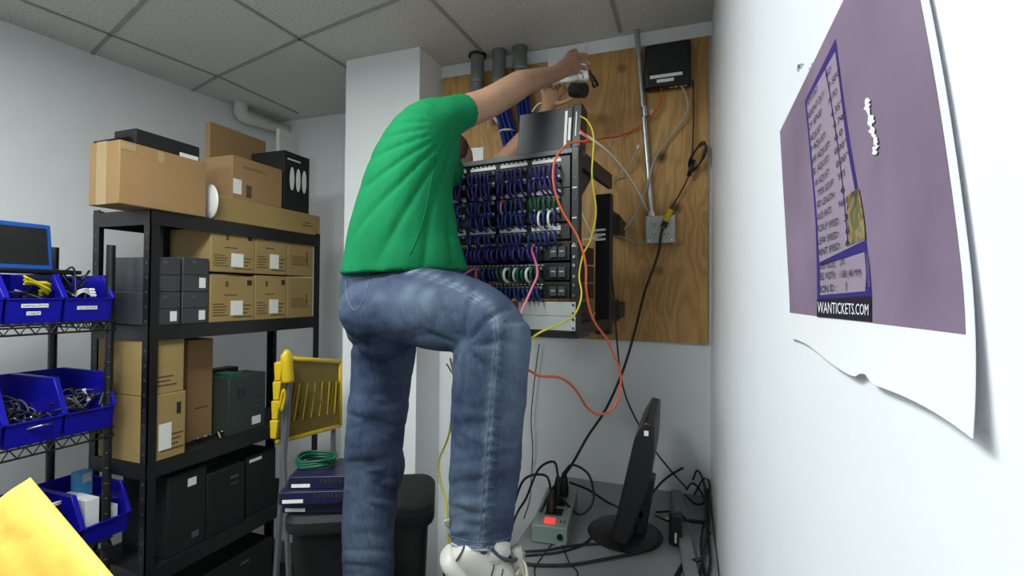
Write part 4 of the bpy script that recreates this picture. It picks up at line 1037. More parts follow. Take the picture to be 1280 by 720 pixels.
# white drain pipe near the ceiling
yq = A.y - 0.06
p0 = onZ(297, 133, ZC - .012); 
pa = onplane(297, 135, A + V((u.y, -u.x, 0)) * .06, V((u.y, -u.x, 0)))
pz = pa.copy()
pe = onplane(352, 161, A + V((u.y, -u.x, 0)) * .06, V((u.y, -u.x, 0)))
pm = onplane(301, 146, A + V((u.y, -u.x, 0)) * .06, V((u.y, -u.x, 0)))
t = thing('drain_pipe', (pm.x, pm.y, pm.z), 'white plastic pipe elbowing down from the ceiling and along the left wall', 'pipe')
pend = onY(356, 160, YB2 - .001); pend.x = pe.x + (pe - pm).normalized().x * .1
dirp = (pe - pm).normalized(); pend = pm + dirp * ((YB2 - .002 - pm.y) / dirp.y)
MB().tube([V((pm.x, pm.y, ZC)), V((pm.x, pm.y, pm.z + .03)), pm + dirp * .015 + V((0, 0, .006)), pm + dirp * .06], .034, 'pvc_white', n=20, smooth=6).build('elbow', parent=t, smooth='auto')
MB().cyl(pm + dirp * .05, pend, .028, 'pvc_white', n=20).build('pipe', parent=t, smooth='auto')

# ------------------------------------------------------------------ folded step ladder with yellow platform
LXf = 1.72
def lq(px, py, d=LXf): return Q(px, py, d)
foot = Q(346, 712, 1.56)
t = thing('step_ladder', (foot.x, foot.y, 0), 'folded step ladder with yellow plastic top and grey tube legs by the shelves', 'ladder')
def legt(p, q, r=.0105, nm='leg'):
    p, q = V(p), V(q); d = (q - p).normalized(); e = q + d * ((q.z - 0.0) / -d.z) if nm == 'leg' else q
    o = MB().cyl(p, e, r, 'ladder_grey', n=16); o.build(nm, parent=t, smooth='auto')
    if nm == 'leg': MB().cyl(e - d * .05, e, r * 1.4, 'black_plastic', n=12).build('foot', parent=t, smooth='auto')
legt(lq(362, 470), lq(347, 690)); legt(lq(352, 500), Q(360, 700, 1.70), .009)
legt(lq(418, 470, 1.98), Q(416, 600, 1.98)); 
legt(lq(360, 480), Q(350, 545, 1.72), .006, 'brace')
# platform: slab seen from below, rim and mesh
pA, pB, pC, pD = Q(357, 448, 1.72), Q(425, 452, 1.98), Q(425, 532, 2.0), Q(345, 553, 1.74)
nrm = (pB - pA).cross(pD - pA).normalized()
if nrm.dot(CAM - pA) < 0: nrm = -nrm
mb = MB().prism([pA, pB, pC, pD], -nrm * .006, -nrm * .0, 'yellow_dark'); mb.build('platform_web', parent=t)
mb = MB()
for k in range(15):
    f = (k + .7) / 15; a = pA.lerp(pB, f).lerp(pD.lerp(pC, f), .30); b = pA.lerp(pB, f).lerp(pD.lerp(pC, f), .78)
    a += nrm * .001; s = (pB - pA).normalized() * .0022
    mb.prism([a - s, a + s, b + s + (pB - pA).normalized() * -.01, b - s + (pB - pA).normalized() * -.01], V((0, 0, 0)), nrm * .006, 'yellow_plastic' if k % 2 else 'yellow_dark')
mb.build('platform_rib', parent=t)
mb = MB()
for a, b in ((pA, pB), (pD, pC), (pB, pC)): mb.tube([a, b], .009, 'yellow_plastic', n=8, smooth=0)
mb.build('platform_rim', parent=t, smooth=True)
# near edge: thick yellow cheek
e0, e1 = Q(351, 452, 1.70), Q(344, 548, 1.70); d = (e1 - e0).normalized(); sx_ = rt0 * .021; 
mb = MB()
for k in range(4):
    a = e0 + (e1 - e0) * (k / 4 + .008); b = e0 + (e1 - e0) * ((k + 1) / 4 - .008)
    mb.prism([a - sx_ * .9, a + sx_ * .5, b + sx_ * .4, b - sx_ * .6], -fw * .012, fw * .03, 'yellow_plastic')
mb.prism([e0 - sx_ * .8, e0 + sx_ * .5, e1 + sx_ * .3, e1 - sx_ * .5], -fw * .008, fw * .028, 'yellow_plastic')
mb.build('side_cheek', parent=t, bevel=.003)
a = Q(358, 445, 1.70); b = Q(360, 475, 1.70)
MB().tube([a + (a - b) * .1, a, b, b + (b - a) * .05], .020, 'yellow_plastic', n=14, smooth=3, taper=[.8, 1, 1, .95]).build('end_cap', parent=t, smooth=True)
mb = MB().tube([Q(349, 512, 1.68), Q(354, 488, 1.675), Q(356, 496, 1.68), Q(352, 514, 1.68)], .005, 'yellow_plastic'); mb.build('latch', parent=t, smooth=True)

# ------------------------------------------------------------------ black tote and network switches
TD = 1.55
tq0, tq1 = Q(349, 640, 1.40), Q(543, 628, 1.40)
ztote = onY(520, 640, Q(520, 640, 1.42).y).z
qa, qb = onZ(350, 648, ztote), onZ(543, 637, ztote)
tx = (qb - qa).normalized(); TW = (qb - qa).length; TDp = .32
TT = frame((qa.x, qa.y, 0), tx, (-tx.y, tx.x, 0), (0, 0, 1))
t = thing('storage_tote', None, 'big black plastic tote with lid in front of the white pillar', 'tote', T=TT)
def rr(x0, x1, y0, y1, z, r=.04, n=5):
    out = []
    for cx, cy, a in ((x1 - r, y1 - r, 0), (x0 + r, y1 - r, 90), (x0 + r, y0 + r, 180), (x1 - r, y0 + r, 270)):
        for k in range(n): th = R(a + 90 * k / (n - 1)); out.append(V((cx + r * math.cos(th), cy + r * math.sin(th), z)))
    return out
MB().rings([rr(.05, TW - .05, .045, TDp - .045, 0), rr(.018, TW - .018, .018, TDp - .018, ztote - .05)], 'black_plastic', T=TT).build('body', parent=t, smooth='auto')
MB().rings([rr(.004, TW - .004, 0.004, TDp - .004, ztote - .055, .05), rr(0, TW, 0, TDp, ztote - .045, .055), rr(0, TW, 0, TDp, ztote - .02, .055), rr(.012, TW - .012, .012, TDp - .012, ztote - .004, .05), rr(.03, TW - .03, .03, TDp - .03, ztote, .045), rr(.05, TW - .05, .05, TDp - .05, ztote - .006, .04)], 'black_matte', T=TT).build('lid', parent=t, smooth='auto')
zS = ztote + .001
sc0, sc1 = onZ(345, 625, zS), onZ(430, 615, zS)
def netsw(px, py, z, w_, d_, h_, rot, label):
    p = onZ(px, py, z); T = Matrix.Translation(p) @ Matrix.Rotation(R(rot), 4, 'Z')
    t = thing('network_switch', None, label, 'network switch', 'dark blue network switches stacked on the tote', T=T)
    MB().box((0, 0, 0.0005), (w_, d_, h_), 'switch_blue', T=T).build('body', parent=t, bevel=.002)
    mb = MB()
    for k in range(12): mb.box((w_ * (.38 + .045 * k), -.001, h_ * .5), (w_ * (.41 + .045 * k), .001, h_ * .85), 'ink', T=T)
    mb.build('port_row', parent=t); MB().box((w_ * .04, -.0012, h_ * .15), (w_ * .26, .0006, h_ * .42), 'label', T=T).build('label', parent=t)
    return p
hS = .036
netsw(352, 642, ztote, .26, .17, hS, 22, 'dark blue network switch at the bottom of the stack on the tote')
netsw(348, 632, ztote + hS, .26, .17, hS, 26, 'dark blue network switch in the middle of the stack on the tote')
netsw(360, 612, ztote + 2 * hS, .24, .16, hS, 24, 'dark blue network switch on top of the stack, under the green cable')
cc = onZ(395, 578, ztote + 3 * hS + .01); mb = MB()
for k in range(6):
    pts = [cc + V(((.055 + .004 * (k % 3)) * math.cos(2 * math.pi * j / 16) + .006 * (k % 2), (.05) * math.sin(2 * math.pi * j / 16), .004 * k + .003 * math.sin(j))) for j in range(17)]
    mb.tube(pts, .0032, 'green_cable', n=6, smooth=3)
tag(mb.build('cable_coil', smooth=True), 'coil of green network cable on the stack of dark blue switches', 'cable')

# ------------------------------------------------------------------ person
def limb(mb, nodes, m='green', n=20, smooth=4, cap=True):
    """rings along a path of (px, py, distance, half width in px, half thickness in m)"""
    P = [Q(a, b, d) for a, b, d, h, r in nodes]
    Wd = [h * d / FPX for a, b, d, h, r in nodes]; Dp = [r for *_, r in nodes]
    P2 = spline(P, smooth); k = smooth
    W2 = [x.x for x in spline([V((w_, d_, 0)) for w_, d_ in zip(Wd, Dp)], k)]
    D2 = [x.y for x in spline([V((w_, d_, 0)) for w_, d_ in zip(Wd, Dp)], k)]
    rs = []
    for i, p in enumerate(P2):
        t_ = (P2[min(i + 1, len(P2) - 1)] - P2[max(i - 1, 0)]).normalized(); v = (p - CAM).normalized()
        a = t_.cross(v).normalized(); b = a.cross(t_).normalized()
        rs.append([p + a * W2[i] * math.cos(2 * math.pi * j / n) + b * D2[i] * math.sin(2 * math.pi * j / n) for j in range(n)])
    # rounded ends
    def endcap(rings, first):
        r0 = rings[0] if first else rings[-1]; r1 = rings[1] if first else rings[-2]
        c0 = sum(r0, V()) / n; c1 = sum(r1, V()) / n; d = (c0 - c1).normalized(); w_ = min((r0[0] - c0).length, (r0[n // 4] - c0).length)
        out = []
        for f_, g_ in ((.45, .86), (.75, .55)): out.append([c0 + (q - c0) * g_ + d * w_ * f_ for q in r0])
        return out
    if cap == 'round':
        e0 = endcap(rs, True); e1 = endcap(rs, False); rs = [e0[1], e0[0]] + rs + e1
    mb.rings(rs, m)
def remesh(mb, name, parent, vox, disp=None, smooth_it=2):
    o = mb.build(name, T=Matrix.Identity(4))
    md = o.modifiers.new('r', 'REMESH'); md.mode = 'VOXEL'; md.voxel_size = vox; md.use_smooth_shade = True
    sm = o.modifiers.new('s', 'SMOOTH'); sm.iterations = smooth_it; sm.factor = .5
    me = bpy.data.meshes.new_from_object(o.evaluated_get(bpy.context.evaluated_depsgraph_get()))
    old = o.data; mats = [x for x in old.materials]
    o.modifiers.clear(); o.data = me; me.name = name
    if not me.materials:
        for x in mats: me.materials.append(x)
    for p in me.polygons: p.use_smooth = True; p.material_index = 0
    if disp:
        me.update()
        ns = [v.normal.copy() for v in me.vertices]
        for v, nn in zip(me.vertices, ns): v.co += nn * disp(v.co, nn)
        me.update()
    if parent is not None: o.parent = parent; o.matrix_parent_inverse = world(parent).inverted()
    return o
def proj(p):
    d = p - CAM; z = d.dot(fw); return 640 + FPX * d.dot(rt) / z, 360 - FPX * d.dot(up) / z
def ss(a, b, x):
    t_ = max(0, min(1, (x - a) / (b - a))); return t_ * t_ * (3 - 2 * t_)

stz = 0.52
footL = Q(462, 800, 1.26)
person = thing('person', (footL.x, footL.y, stz), 'person in green polo shirt and blue jeans reaching up behind the rack', 'person')
# --- body (skin): torso core, neck, head, arms, hands, legs
mb = MB()
limb(mb, [(478, 380, 1.27, 36, .10), (485, 330, 1.27, 42, .11), (505, 270, 1.29, 44, .11), (516, 215, 1.33, 36, .11), (532, 195, 1.38, 24, .08), (542, 192, 1.44, 18, .05)], 'skin', cap='round')
limb(mb, [(538, 192, 1.42, 18, .06), (548, 200, 1.52, 17, .055), (556, 206, 1.60, 18, .06)], 'skin', cap='round')   # neck
# head: skull, jaw, nose, ear, facing right and away
hc = Q(560, 205, 1.66)
fdir = (rt0 * .86 + fw * .35 - V((0, 0, .35))).normalized(); hup = (V((0, 0, 1)) - fdir * fdir.z).normalized(); hs = fdir.cross(hup)
def hd(f, u_, s_): return hc + fdir * f + hup * u_ + hs * s_
def ell(mb, c_, ax, m='skin', n=16, k=10):
    rs = []
    for i in range(1, k):
        th = math.pi * i / k
        rs.append([c_ + ax[2] * math.cos(th) + (ax[0] * math.cos(2 * math.pi * j / n) + ax[1] * math.sin(2 * math.pi * j / n)) * math.sin(th) for j in range(n)])
    mb.rings(rs, m)
ell(mb, hd(-.01, .02, 0), (fdir * .092, hs * .074, hup * .088))
ell(mb, hd(.03, -.04, 0), (fdir * .062, hs * .058, hup * .075))
ell(mb, hd(.055, -.085, 0), (fdir * .03, hs * .03, hup * .026))
ell(mb, hd(.093, -.018, 0), (fdir * .02, hs * .014, hup * .026))
ell(mb, hd(.07, .018, 0), (fdir * .02, hs * .05, hup * .012))
ell(mb, hd(.082, -.055, 0), (fdir * .012, hs * .024, hup * .007)); ell(mb, hd(.080, -.068, 0), (fdir * .012, hs * .02, hup * .008))
for s_ in (-1, 1): ell(mb, hd(-.008, -.008, .077 * s_), (fdir * .018, hs * .008, hup * .03))
# right arm
limb(mb, [(540, 165, 1.22, 24, .055), (575, 143, 1.25, 21, .050), (610, 129, 1.30, 18.5, .046), (640, 112, 1.36, 17.5, .043), (652, 105, 1.40, 16, .041), (672, 99, 1.48, 13, .036), (692, 93, 1.56, 10, .026), (703, 87, 1.62, 10.5, .016), (714, 81, 1.665, 12.5, .014), (721, 79, 1.69, 11.5, .012)], 'skin', cap='round')
# left arm (passes behind the upright box)
limb(mb, [(548, 215, 1.52, 22, .05), (575, 225, 1.62, 18, .048), (605, 222, 1.72, 15, .045), (630, 203, 1.76, 14, .042), (654, 176, 1.76, 12, .036), (675, 152, 1.755, 9, .03), (684, 136, 1.75, 8, .022), (688, 124, 1.755, 12, .014), (690, 116, 1.76, 12, .012)], 'skin', cap='round')
def finger(mb, pts, r=.0085):
    P = [Q(*p) for p in pts]; mb.tube(P, r, 'skin', n=10, smooth=4, taper=[1.05, 1.02, .98, .95, .92, .86, .8])
    ell(mb, P[-1], (V((r * .8, 0, 0)), V((0, r * .8, 0)), V((0, 0, r * .8))), n=8, k=6)
# right hand spread against the paper: four fingers to the right, thumb up
finger(mb, [(713, 74, 1.67), (723, 69, 1.70), (731, 69, 1.72), (735, 72, 1.725)])
finger(mb, [(716, 79, 1.68), (726, 76, 1.71), (734, 77, 1.72), (737, 81, 1.72)])
finger(mb, [(717, 84, 1.68), (726, 84, 1.70), (733, 86, 1.71), (735, 90, 1.70)])
finger(mb, [(714, 89, 1.67), (722, 91, 1.69), (728, 93, 1.69), (729, 97, 1.69)], .0078)
finger(mb, [(704, 82, 1.64), (708, 72, 1.665), (714, 65, 1.69), (720, 63, 1.70)], .0095)
# left hand below, holding the tool
finger(mb, [(680, 118, 1.755), (677, 108, 1.75), (684, 103, 1.735), (690, 105, 1.725)])
finger(mb, [(688, 114, 1.76), (688, 106, 1.76), (693, 103, 1.74), (698, 106, 1.73)])
finger(mb, [(694, 115, 1.76), (698, 107, 1.76), (703, 106, 1.74), (706, 110, 1.73)])
finger(mb, [(698, 120, 1.76), (706, 114, 1.755), (711, 114, 1.74), (711, 119, 1.73)], .0078)
finger(mb, [(694, 130, 1.75), (704, 128, 1.74), (711, 125, 1.73), (716, 122, 1.72)], .009)
# legs inside the jeans, ankles and feet
LEG_R = [(490, 388, 1.20, 36, .07), (540, 392, 1.12, 36, .07), (585, 402, 1.06, 30, .06), (612, 420, 1.02, 26, .05), (612, 480, 1.02, 26, .05), (606, 560, 1.03, 26, .05), (598, 640, 1.04, 20, .035), (592, 690, 1.05, 18, .033), (590, 706, 1.05, 18, .035)]
LEG_L = [(474, 395, 1.33, 30, .07), (478, 450, 1.32, 28, .07), (474, 520, 1.30, 28, .06), (466, 600, 1.29, 24, .055), (460, 680, 1.28, 22, .05), (456, 760, 1.28, 16, .035), (458, 800, 1.28, 16, .035)]
limb(mb, LEG_R, 'skin', cap='round'); limb(mb, LEG_L, 'skin', cap='round')
body = remesh(mb, 'body', person, .0042, None, 3)
# hair: short cap
mb = MB(); ell(mb, hd(-.018, .026, 0), (fdir * .092, hs * .080, hup * .088), 'hair')
remesh(mb, 'hair', person, .005, lambda p, n_: -.0 if (p - hc).dot(fdir) < .04 else -.02, 1)
# eyes and brow (hidden from here, seen from the side)
mb = MB()
for s_ in (-1, 1): ell(mb, hd(.076, .0, .03 * s_), (fdir * .010, hs * .013, hup * .006), 'ink', n=10, k=6)
mb.build('eye', parent=person, smooth=True)

# --- polo shirt
def fold(p, n_):
    x, y = proj(p)
    q = noise.noise(p * 5.0) * 2.2
    # folds fan from the armpit (560,175) down and left
    dx, dy = x - 575, y - 150
    ang_ = math.atan2(dy, -dx); rad = math.hypot(dx, dy)
    fan = math.sin(ang_ * 15 + q) * ss(20, 80, rad) * (1 - ss(170, 230, rad))
    low = math.sin((x * .35 + y) * .09 + q * 1.5 + 1.0) * ss(270, 320, y) * .5
    drape = math.sin((x - y * .15) * .12 + q) * ss(540, 570, x) * ss(180, 240, y) * .7
    edge = abs(n_.dot((p - CAM).normalized()))
    fan = (1 - abs(fan)) ** 2 * -1 + .3
    return (.0070 * fan + .004 * low + .005 * drape) * (.25 + .75 * ss(.1, .6, edge)) + .0022 * noise.noise(p * 11)
mb = MB()
limb(mb, [(507, 341, 1.235, 79, .165), (506, 322, 1.235, 74, .16), (505, 300, 1.24, 68, .16), (507, 270, 1.25, 62, .16), (510, 240, 1.26, 55, .165), (516, 212, 1.28, 50, .175), (526, 188, 1.31, 46, .185), (536, 168, 1.335, 33, .16), (548, 160, 1.36, 18, .09)], 'green', n=28)
limb(mb, [(512, 190, 1.24, 30, .08), (530, 165, 1.21, 31, .075), (552, 151, 1.215, 27, .068), (572, 142, 1.235, 23, .06), (585, 138, 1.25, 20.5, .056)], 'green', n=20)
limb(mb, [(540, 190, 1.42, 26, .07), (550, 212, 1.50, 26, .066), (564, 220, 1.57, 23, .06), (580, 226, 1.63, 21, .058)], 'green', n=20)
shirt = remesh(mb, 'polo_shirt', person, .0062, fold, 4)
# sleeve cuff, side seam, hem stitch
def ringtube(c_, w_, d_, tdir, r, m, name, parent, frac=(0, 1)):
    v = (c_ - CAM).normalized(); a = tdir.cross(v).normalized(); b = a.cross(tdir).normalized(); pts = []
    for j in range(25): th = 2 * math.pi * j / 24; pts.append(c_ + a * w_ * math.cos(th) + b * d_ * math.sin(th))
    MB().tube(pts, r, m, n=6, smooth=2).build(name, parent=parent, smooth=True)
# side slit showing the navy undershirt
def onbody(px, py, ob, off=.001):
    """first hit on an object's mesh along the view line"""
    o = ob; mw = Matrix.Identity(4); d = ray(px, py).normalized()
    ok, loc, nn, i = TREES[o.name].ray_cast(CAM, d) if False else (False, None, None, None)
    return None
from mathutils.bvhtree import BVHTree
def tree(o):
    me = o.data; return BVHTree.FromPolygons([v.co for v in me.vertices], [tuple(p.vertices) for p in me.polygons])
def hit(tr, px, py, off=.0012):
    d = ray(px, py).normalized(); loc, nn, i, dist = tr.ray_cast(CAM, d)
    return None if loc is None else loc + nn * off
def seam(tr, pts, r, m, name, parent, off=.0012, n=6, sub=5):
    P = []
    pp_ = spline([V((a, b, 0)) for a, b in pts], sub)
    for q in pp_:
        h = hit(tr, q.x, q.y, off)
        if h is not None and (not P or (h - P[-1]).length < .08): P.append(h)
    if len(P) > 2: return MB().tube(P, r, m, n=n, smooth=0).build(name, parent=parent, smooth=True)
def patchon(tr, poly, m, name, parent, off=.0015):
    P = [hit(tr, a, b, off) for a, b in poly]
    if all(p is not None for p in P):
        c_ = sum(P, V()) / len(P); 
        mb = MB(); vs = P + [c_]; k = len(P)
        d = -(c_ - CAM).normalized() * .0008
        mb.prism(P, (0, 0, 0), d, m); return mb.build(name, parent=parent)
ts = tree(shirt)
seam(ts, [(547, 190), (538, 230), (530, 270), (520, 300), (512, 318)], .0012, 'green', 'side_seam', shirt, .0006)
patchon(ts, [(511, 318), (503, 331), (498, 345), (522, 345), (518, 332)], 'navy', 'side_slit', shirt)
seam(ts, [(578, 152), (569, 140), (566, 128)], .0009, 'green', 'sleeve_stitch', shirt, .0004)

# --- jeans
def jf(p, n_):
    x, y = proj(p); q = noise.noise(p * 6) * 2
    v = .0022 * noise.noise(p * 16) + .004 * noise.noise(p * 7)
    # knee-pit creases fanning out of (583,440)
    dx, dy = x - 580, y - 432; rad = math.hypot(dx, dy); an = math.atan2(dy, dx)
    edge = .35 + .65 * ss(.1, .6, abs(n_.dot((p - CAM).normalized())))
    if p.dot(fw) - CAM.dot(fw) < 1.2:
        v += edge * .0085 * (.4 - (1 - abs(math.sin(an * 4.5 + q))) ** 2) * ss(6, 22, rad) * (1 - ss(55, 100, rad))
        w_ = noise.noise(V((x * .012, y * .045, 2.0))) + .5 * noise.noise(V((x * .03 + y * .02, y * .09, 5.0)))
        v += edge * (.005 * w_ * ss(450, 520, y) - .004 * (1 - abs(w_)) ** 6 * ss(480, 560, y))
        v += .0045 * noise.noise(V((x * .02, y * .14, 8.0))) * ss(630, 665, y)
        w_ = noise.noise(V((x * .03 - y * .02, y * .02 + x * .02, 7.0)))
        v += edge * (.006 * w_ - .004 * (1 - abs(w_)) ** 8) * (1 - ss(560, 590, x))
    else:
        w_ = noise.noise(V((x * .010, y * .032 - x * .006, 3.0))) + .5 * noise.noise(V((x * .02, y * .075, 6.0)))
        v += edge * (.008 * w_ - .006 * (1 - abs(w_)) ** 6) * ss(430, 470, y)
    if p.dot(fw) - CAM.dot(fw) < 1.2 and y > 395:
        sx0 = 622 - (y - 400) * .075
        v += .0028 * math.exp(-((x - sx0 - 4) / 5) ** 2) * (1 + .8 * math.sin(y * .55))
    # crease under the seat
    v -= .008 * math.exp(-((y - 432 - (x - 440) * .05) / 5) ** 2) * (1 - ss(500, 520, x))
    return v
mb = MB()
# pelvis
limb(mb, [(477, 336, 1.25, 45, .125), (474, 352, 1.25, 47, .14), (474, 375, 1.25, 47, .15), (478, 400, 1.25, 44, .15), (482, 422, 1.27, 38, .12)], 'denim', n=28)
# bent right leg: thigh then shin
limb(mb, [(468, 388, 1.17, 43, .095), (500, 384, 1.14, 47, .095), (535, 385, 1.10, 50, .092), (570, 392, 1.06, 49, .088), (600, 402, 1.035, 45, .084), (617, 412, 1.02, 42, .080)], 'denim', n=26, cap='round')
limb(mb, [(620, 402, 1.02, 42, .082), (618, 425, 1.02, 47, .082), (613, 460, 1.02, 47.5, .080), (610, 510, 1.02, 46.5, .078), (607, 560, 1.02, 45.5, .076), (604, 610, 1.025, 43.5, .074), (602, 645, 1.03, 41.5, .070), (601.5, 669, 1.035, 40.5, .070)], 'denim', n=26)
# standing left leg
limb(mb, [(474, 395, 1.33, 43, .10), (479, 430, 1.33, 40, .10), (477, 470, 1.32, 38, .095), (471, 530, 1.31, 36, .085), (466, 590, 1.30, 34.5, .08), (462, 640, 1.29, 33, .078), (461, 700, 1.29, 32, .076), (461, 790, 1.29, 31, .076)], 'denim', n=26)
limb(mb, [(483, 560, 1.34, 20, .06), (487, 585, 1.35, 19, .06), (484, 612, 1.35, 14, .05)], 'denim', n=16, cap='round')
jeans = remesh(mb, 'jeans', person, .0062, jf, 4)
tj = tree(jeans)
for off_, r_ in ((0, .0009), (5, .0007)):
    seam(tj, [(512, 338 + off_), (550, 350 + off_), (585, 365 + off_), (608, 380 + off_), (614, 392 + off_)], r_, 'thread', 'outseam_stitch', jeans, .0008)
    seam(tj, [(612 + off_, 384), (618 + off_, 400), (619 + off_, 425), (616 + off_, 460), (612 + off_, 510), (608 + off_, 560), (604 + off_, 610), (600 + off_, 660), (598 + off_, 684)], r_ * (1 if off_ == 0 else .8), 'thread', 'outseam_stitch', jeans, .0008)
seam(tj, [(496, 440), (495, 480), (488, 540), (484, 600), (484, 660), (484, 718)], .0009, 'thread', 'inseam_stitch', jeans, .0006)
seam(tj, [(432, 352), (434, 372), (444, 388), (456, 372), (462, 345)], .0010, 'thread', 'pocket_stitch', jeans, .0007)
seam(tj, [(430, 351), (455, 347), (480, 343), (500, 340)], .0010, 'thread', 'waist_stitch', jeans, .0007)
# puckers along the outseam
mb = MB()
for k in range(26):
    y = 400 + k * 11; x = 623 - (y - 400) * .055
    a, b = hit(tj, x + 1, y, -.001), hit(tj, x + 9, y + 2, -.001)
    if a and b: mb.tube([a, (a + b) / 2 + (a + b).normalized() * 0, b], .0022, 'denim', n=6, smooth=0)
mb.build('outseam_pucker', parent=jeans, smooth=True)
# frayed cuff ring
seam(tj, [(562, 678), (575, 684), (590, 687), (610, 687), (628, 684), (639, 678)], .0024, 'denim_edge', 'cuff_hem', jeans, .0004)
seam(tj, [(563, 669), (576, 674), (592, 677), (610, 677), (628, 675), (640, 670)], .0009, 'thread', 'cuff_stitch', jeans, .0006)
mb = MB()
for k in range(30):
    x = 563 + k * 2.6; h = hit(tj, x, 684 - abs(k - 15) * .35, .001)
    if h: mb.tube([h, h + V((random.uniform(-.003, .003), 0, -.006 - random.random() * .004))], .0006, 'denim_edge', n=5, smooth=0)
mb.tube([Q(566, 672, 1.0), Q(560, 662, 1.0), Q(556, 652, 1.0), Q(562, 650, 1.0)], .0026, 'denim_edge', n=6)
mb.build('frayed_thread', parent=jeans, smooth=True)
# wear of the denim: pale along the outseam, on thigh and knee
me = jeans.data; at_ = me.attributes.new('wear', 'FLOAT', 'POINT')
SE = [V((a, b, 0)) for a, b in spline([V((a, b, 0)) for a, b in [(512, 338), (550, 350), (585, 365), (612, 384), (619, 402), (620, 425), (617, 460), (613, 510), (609, 560), (605, 610), (601, 660), (599, 686)]], 8) for a, b in [(0, 0)]] if False else spline([V((a, b, 0)) for a, b in [(512, 338), (550, 350), (585, 365), (612, 384), (619, 402), (620, 425), (617, 460), (613, 510), (609, 560), (605, 610), (601, 660), (599, 686)]], 8)
for v in me.vertices:
    p = v.co; x, y = proj(p); w_ = 0
    if (p - CAM).dot(fw) < 1.22:
        d_ = min((abs(q.x - x) ** 2 + abs(q.y - y) ** 2) for q in SE) ** .5
        pk_ = .5 + .5 * math.sin(y * .55 + x * .3)
        w_ += .75 * math.exp(-(d_ / 6) ** 2) * (.35 + .65 * pk_)
        w_ += .45 * math.exp(-((x - 520) / 60) ** 2 - ((y - 372) / 22) ** 2) + .5 * math.exp(-((x - 648) / 18) ** 2 - ((y - 420) / 40) ** 2)
        w_ += .35 * math.exp(-((x - 575) / 22) ** 2 - ((y - 645) / 35) ** 2) + .25 * math.exp(-((x - 640) / 14) ** 2 - ((y - 530) / 70) ** 2)
    else:
        w_ += .22 * math.exp(-((x - 455) / 12) ** 2) * ss(560, 600, y)
    w_ *= .75 + .5 * noise.noise(p * 30)
    at_.data[v.index].value = max(0, min(1, w_))
# --- right sneaker, heel lifted, toe on the desk
toe = Q(664, 806, 1.02)
toe.z = DZ + .012
hl = Q(552, 704, .985)
fx = (toe - hl).normalized(); sdir = (V((0, 0, 1)) * .96 + rt0 * .25).normalized().cross(fx).normalized(); fz = fx.cross(sdir).normalized()
if fz.z < 0: fz = -fz
SLn = (toe - hl).length
print('SHOE', SLn, hl, toe)
SLn = max(.25, SLn)
hl = toe - fx * SLn
def sp_(f, s_, h): return hl + fx * (f * SLn) + sdir * s_ + fz * h
sneaker = bpy.data.objects.new('sneaker', None); COL.objects.link(sneaker); sneaker.parent = person; sneaker.matrix_parent_inverse = world(person).inverted(); sneaker.matrix_basis = Matrix.Translation((hl.x, hl.y, hl.z))
prof = [(-.02, .022, .030, .050), (.02, .034, .018, .082), (.10, .038, .012, .098), (.22, .038, .012, .102), (.36, .038, .012, .100), (.50, .042, .012, .086), (.65, .047, .012, .068), (.80, .047, .012, .054), (.92, .038, .014, .042), (1.0, .018, .020, .034)]
rs = []
for f_, hw_, z0, z1_ in prof:
    r_ = []
    for j in range(20):
        th = 2 * math.pi * j / 20; c_, s_ = math.cos(th), math.sin(th)
        r_.append(sp_(f_, hw_ * (abs(c_) ** .8) * (1 if c_ > 0 else -1), (z0 + z1_) / 2 + (z1_ - z0) / 2 * (abs(s_) ** .75) * (1 if s_ > 0 else -1)))
    rs.append(r_)
mb = MB().rings(rs, 'shoe_white'); up_ = mb.build('upper', parent=sneaker, sub=1)
rs = []
for f_, hw_, z0, z1_ in [(-.05, .018, .004, .034), (-.01, .036, -.004, .040), (.10, .042, -.008, .036), (.3, .040, -.008, .028), (.45, .040, -.006, .024), (.65, .051, -.006, .024), (.82, .051, -.004, .022), (.95, .040, .0, .024), (1.03, .018, .008, .030)]:
    rs.append([sp_(f_, hw_ * c_, z) for c_, z in ((-1, z0), (1, z0), (1.05, (z0 + z1_) / 2), (1, z1_), (-1, z1_), (-1.05, (z0 + z1_) / 2))])
MB().rings(rs, 'shoe_white').build('sole', parent=sneaker, sub=1)
# collar, tongue, laces, stripes
pts = [sp_(.22 + .20 * math.cos(2 * math.pi * j / 18), .034 * math.sin(2 * math.pi * j / 18), .098 + .012 * math.cos(2 * math.pi * j / 18) ** 2) for j in range(19)]
MB().tube(pts, .0040, 'shoe_grey', n=10, smooth=3).build('ankle_lining', parent=sneaker, smooth=True)
MB().tube([sp_(-.02, 0, .09), sp_(-.035, 0, .112), sp_(-.02, 0, .122), sp_(.0, 0, .105)], .004, 'shoe_grey').build('heel_tab', parent=sneaker, smooth=True)
MB().tube([sp_(.58, 0, .083), sp_(.48, 0, .098), sp_(.40, 0, .116), sp_(.36, 0, .122)], .012, 'shoe_white', n=12).build('tongue', parent=sneaker, smooth=True)
mb = MB()
for k in range(5):
    f_ = .46 + .06 * k; h = .104 - .0085 * k
    mb.tube([sp_(f_, -.030, h - .012), sp_(f_ + .02, 0, h), sp_(f_ + .01, .030, h - .012)], .0028, 'lace', n=6)
mb.tube([sp_(.44, 0, .112), sp_(.46, -.03, .118), sp_(.52, -.05, .10), sp_(.50, -.04, .085)], .0026, 'lace', n=6); mb.tube([sp_(.44, 0, .112), sp_(.50, .03, .118), sp_(.56, .04, .10), sp_(.60, .05, .07)], .0026, 'lace', n=6)
mb.build('lace', parent=sneaker, smooth=True)
ups = tree(up_) if False else None
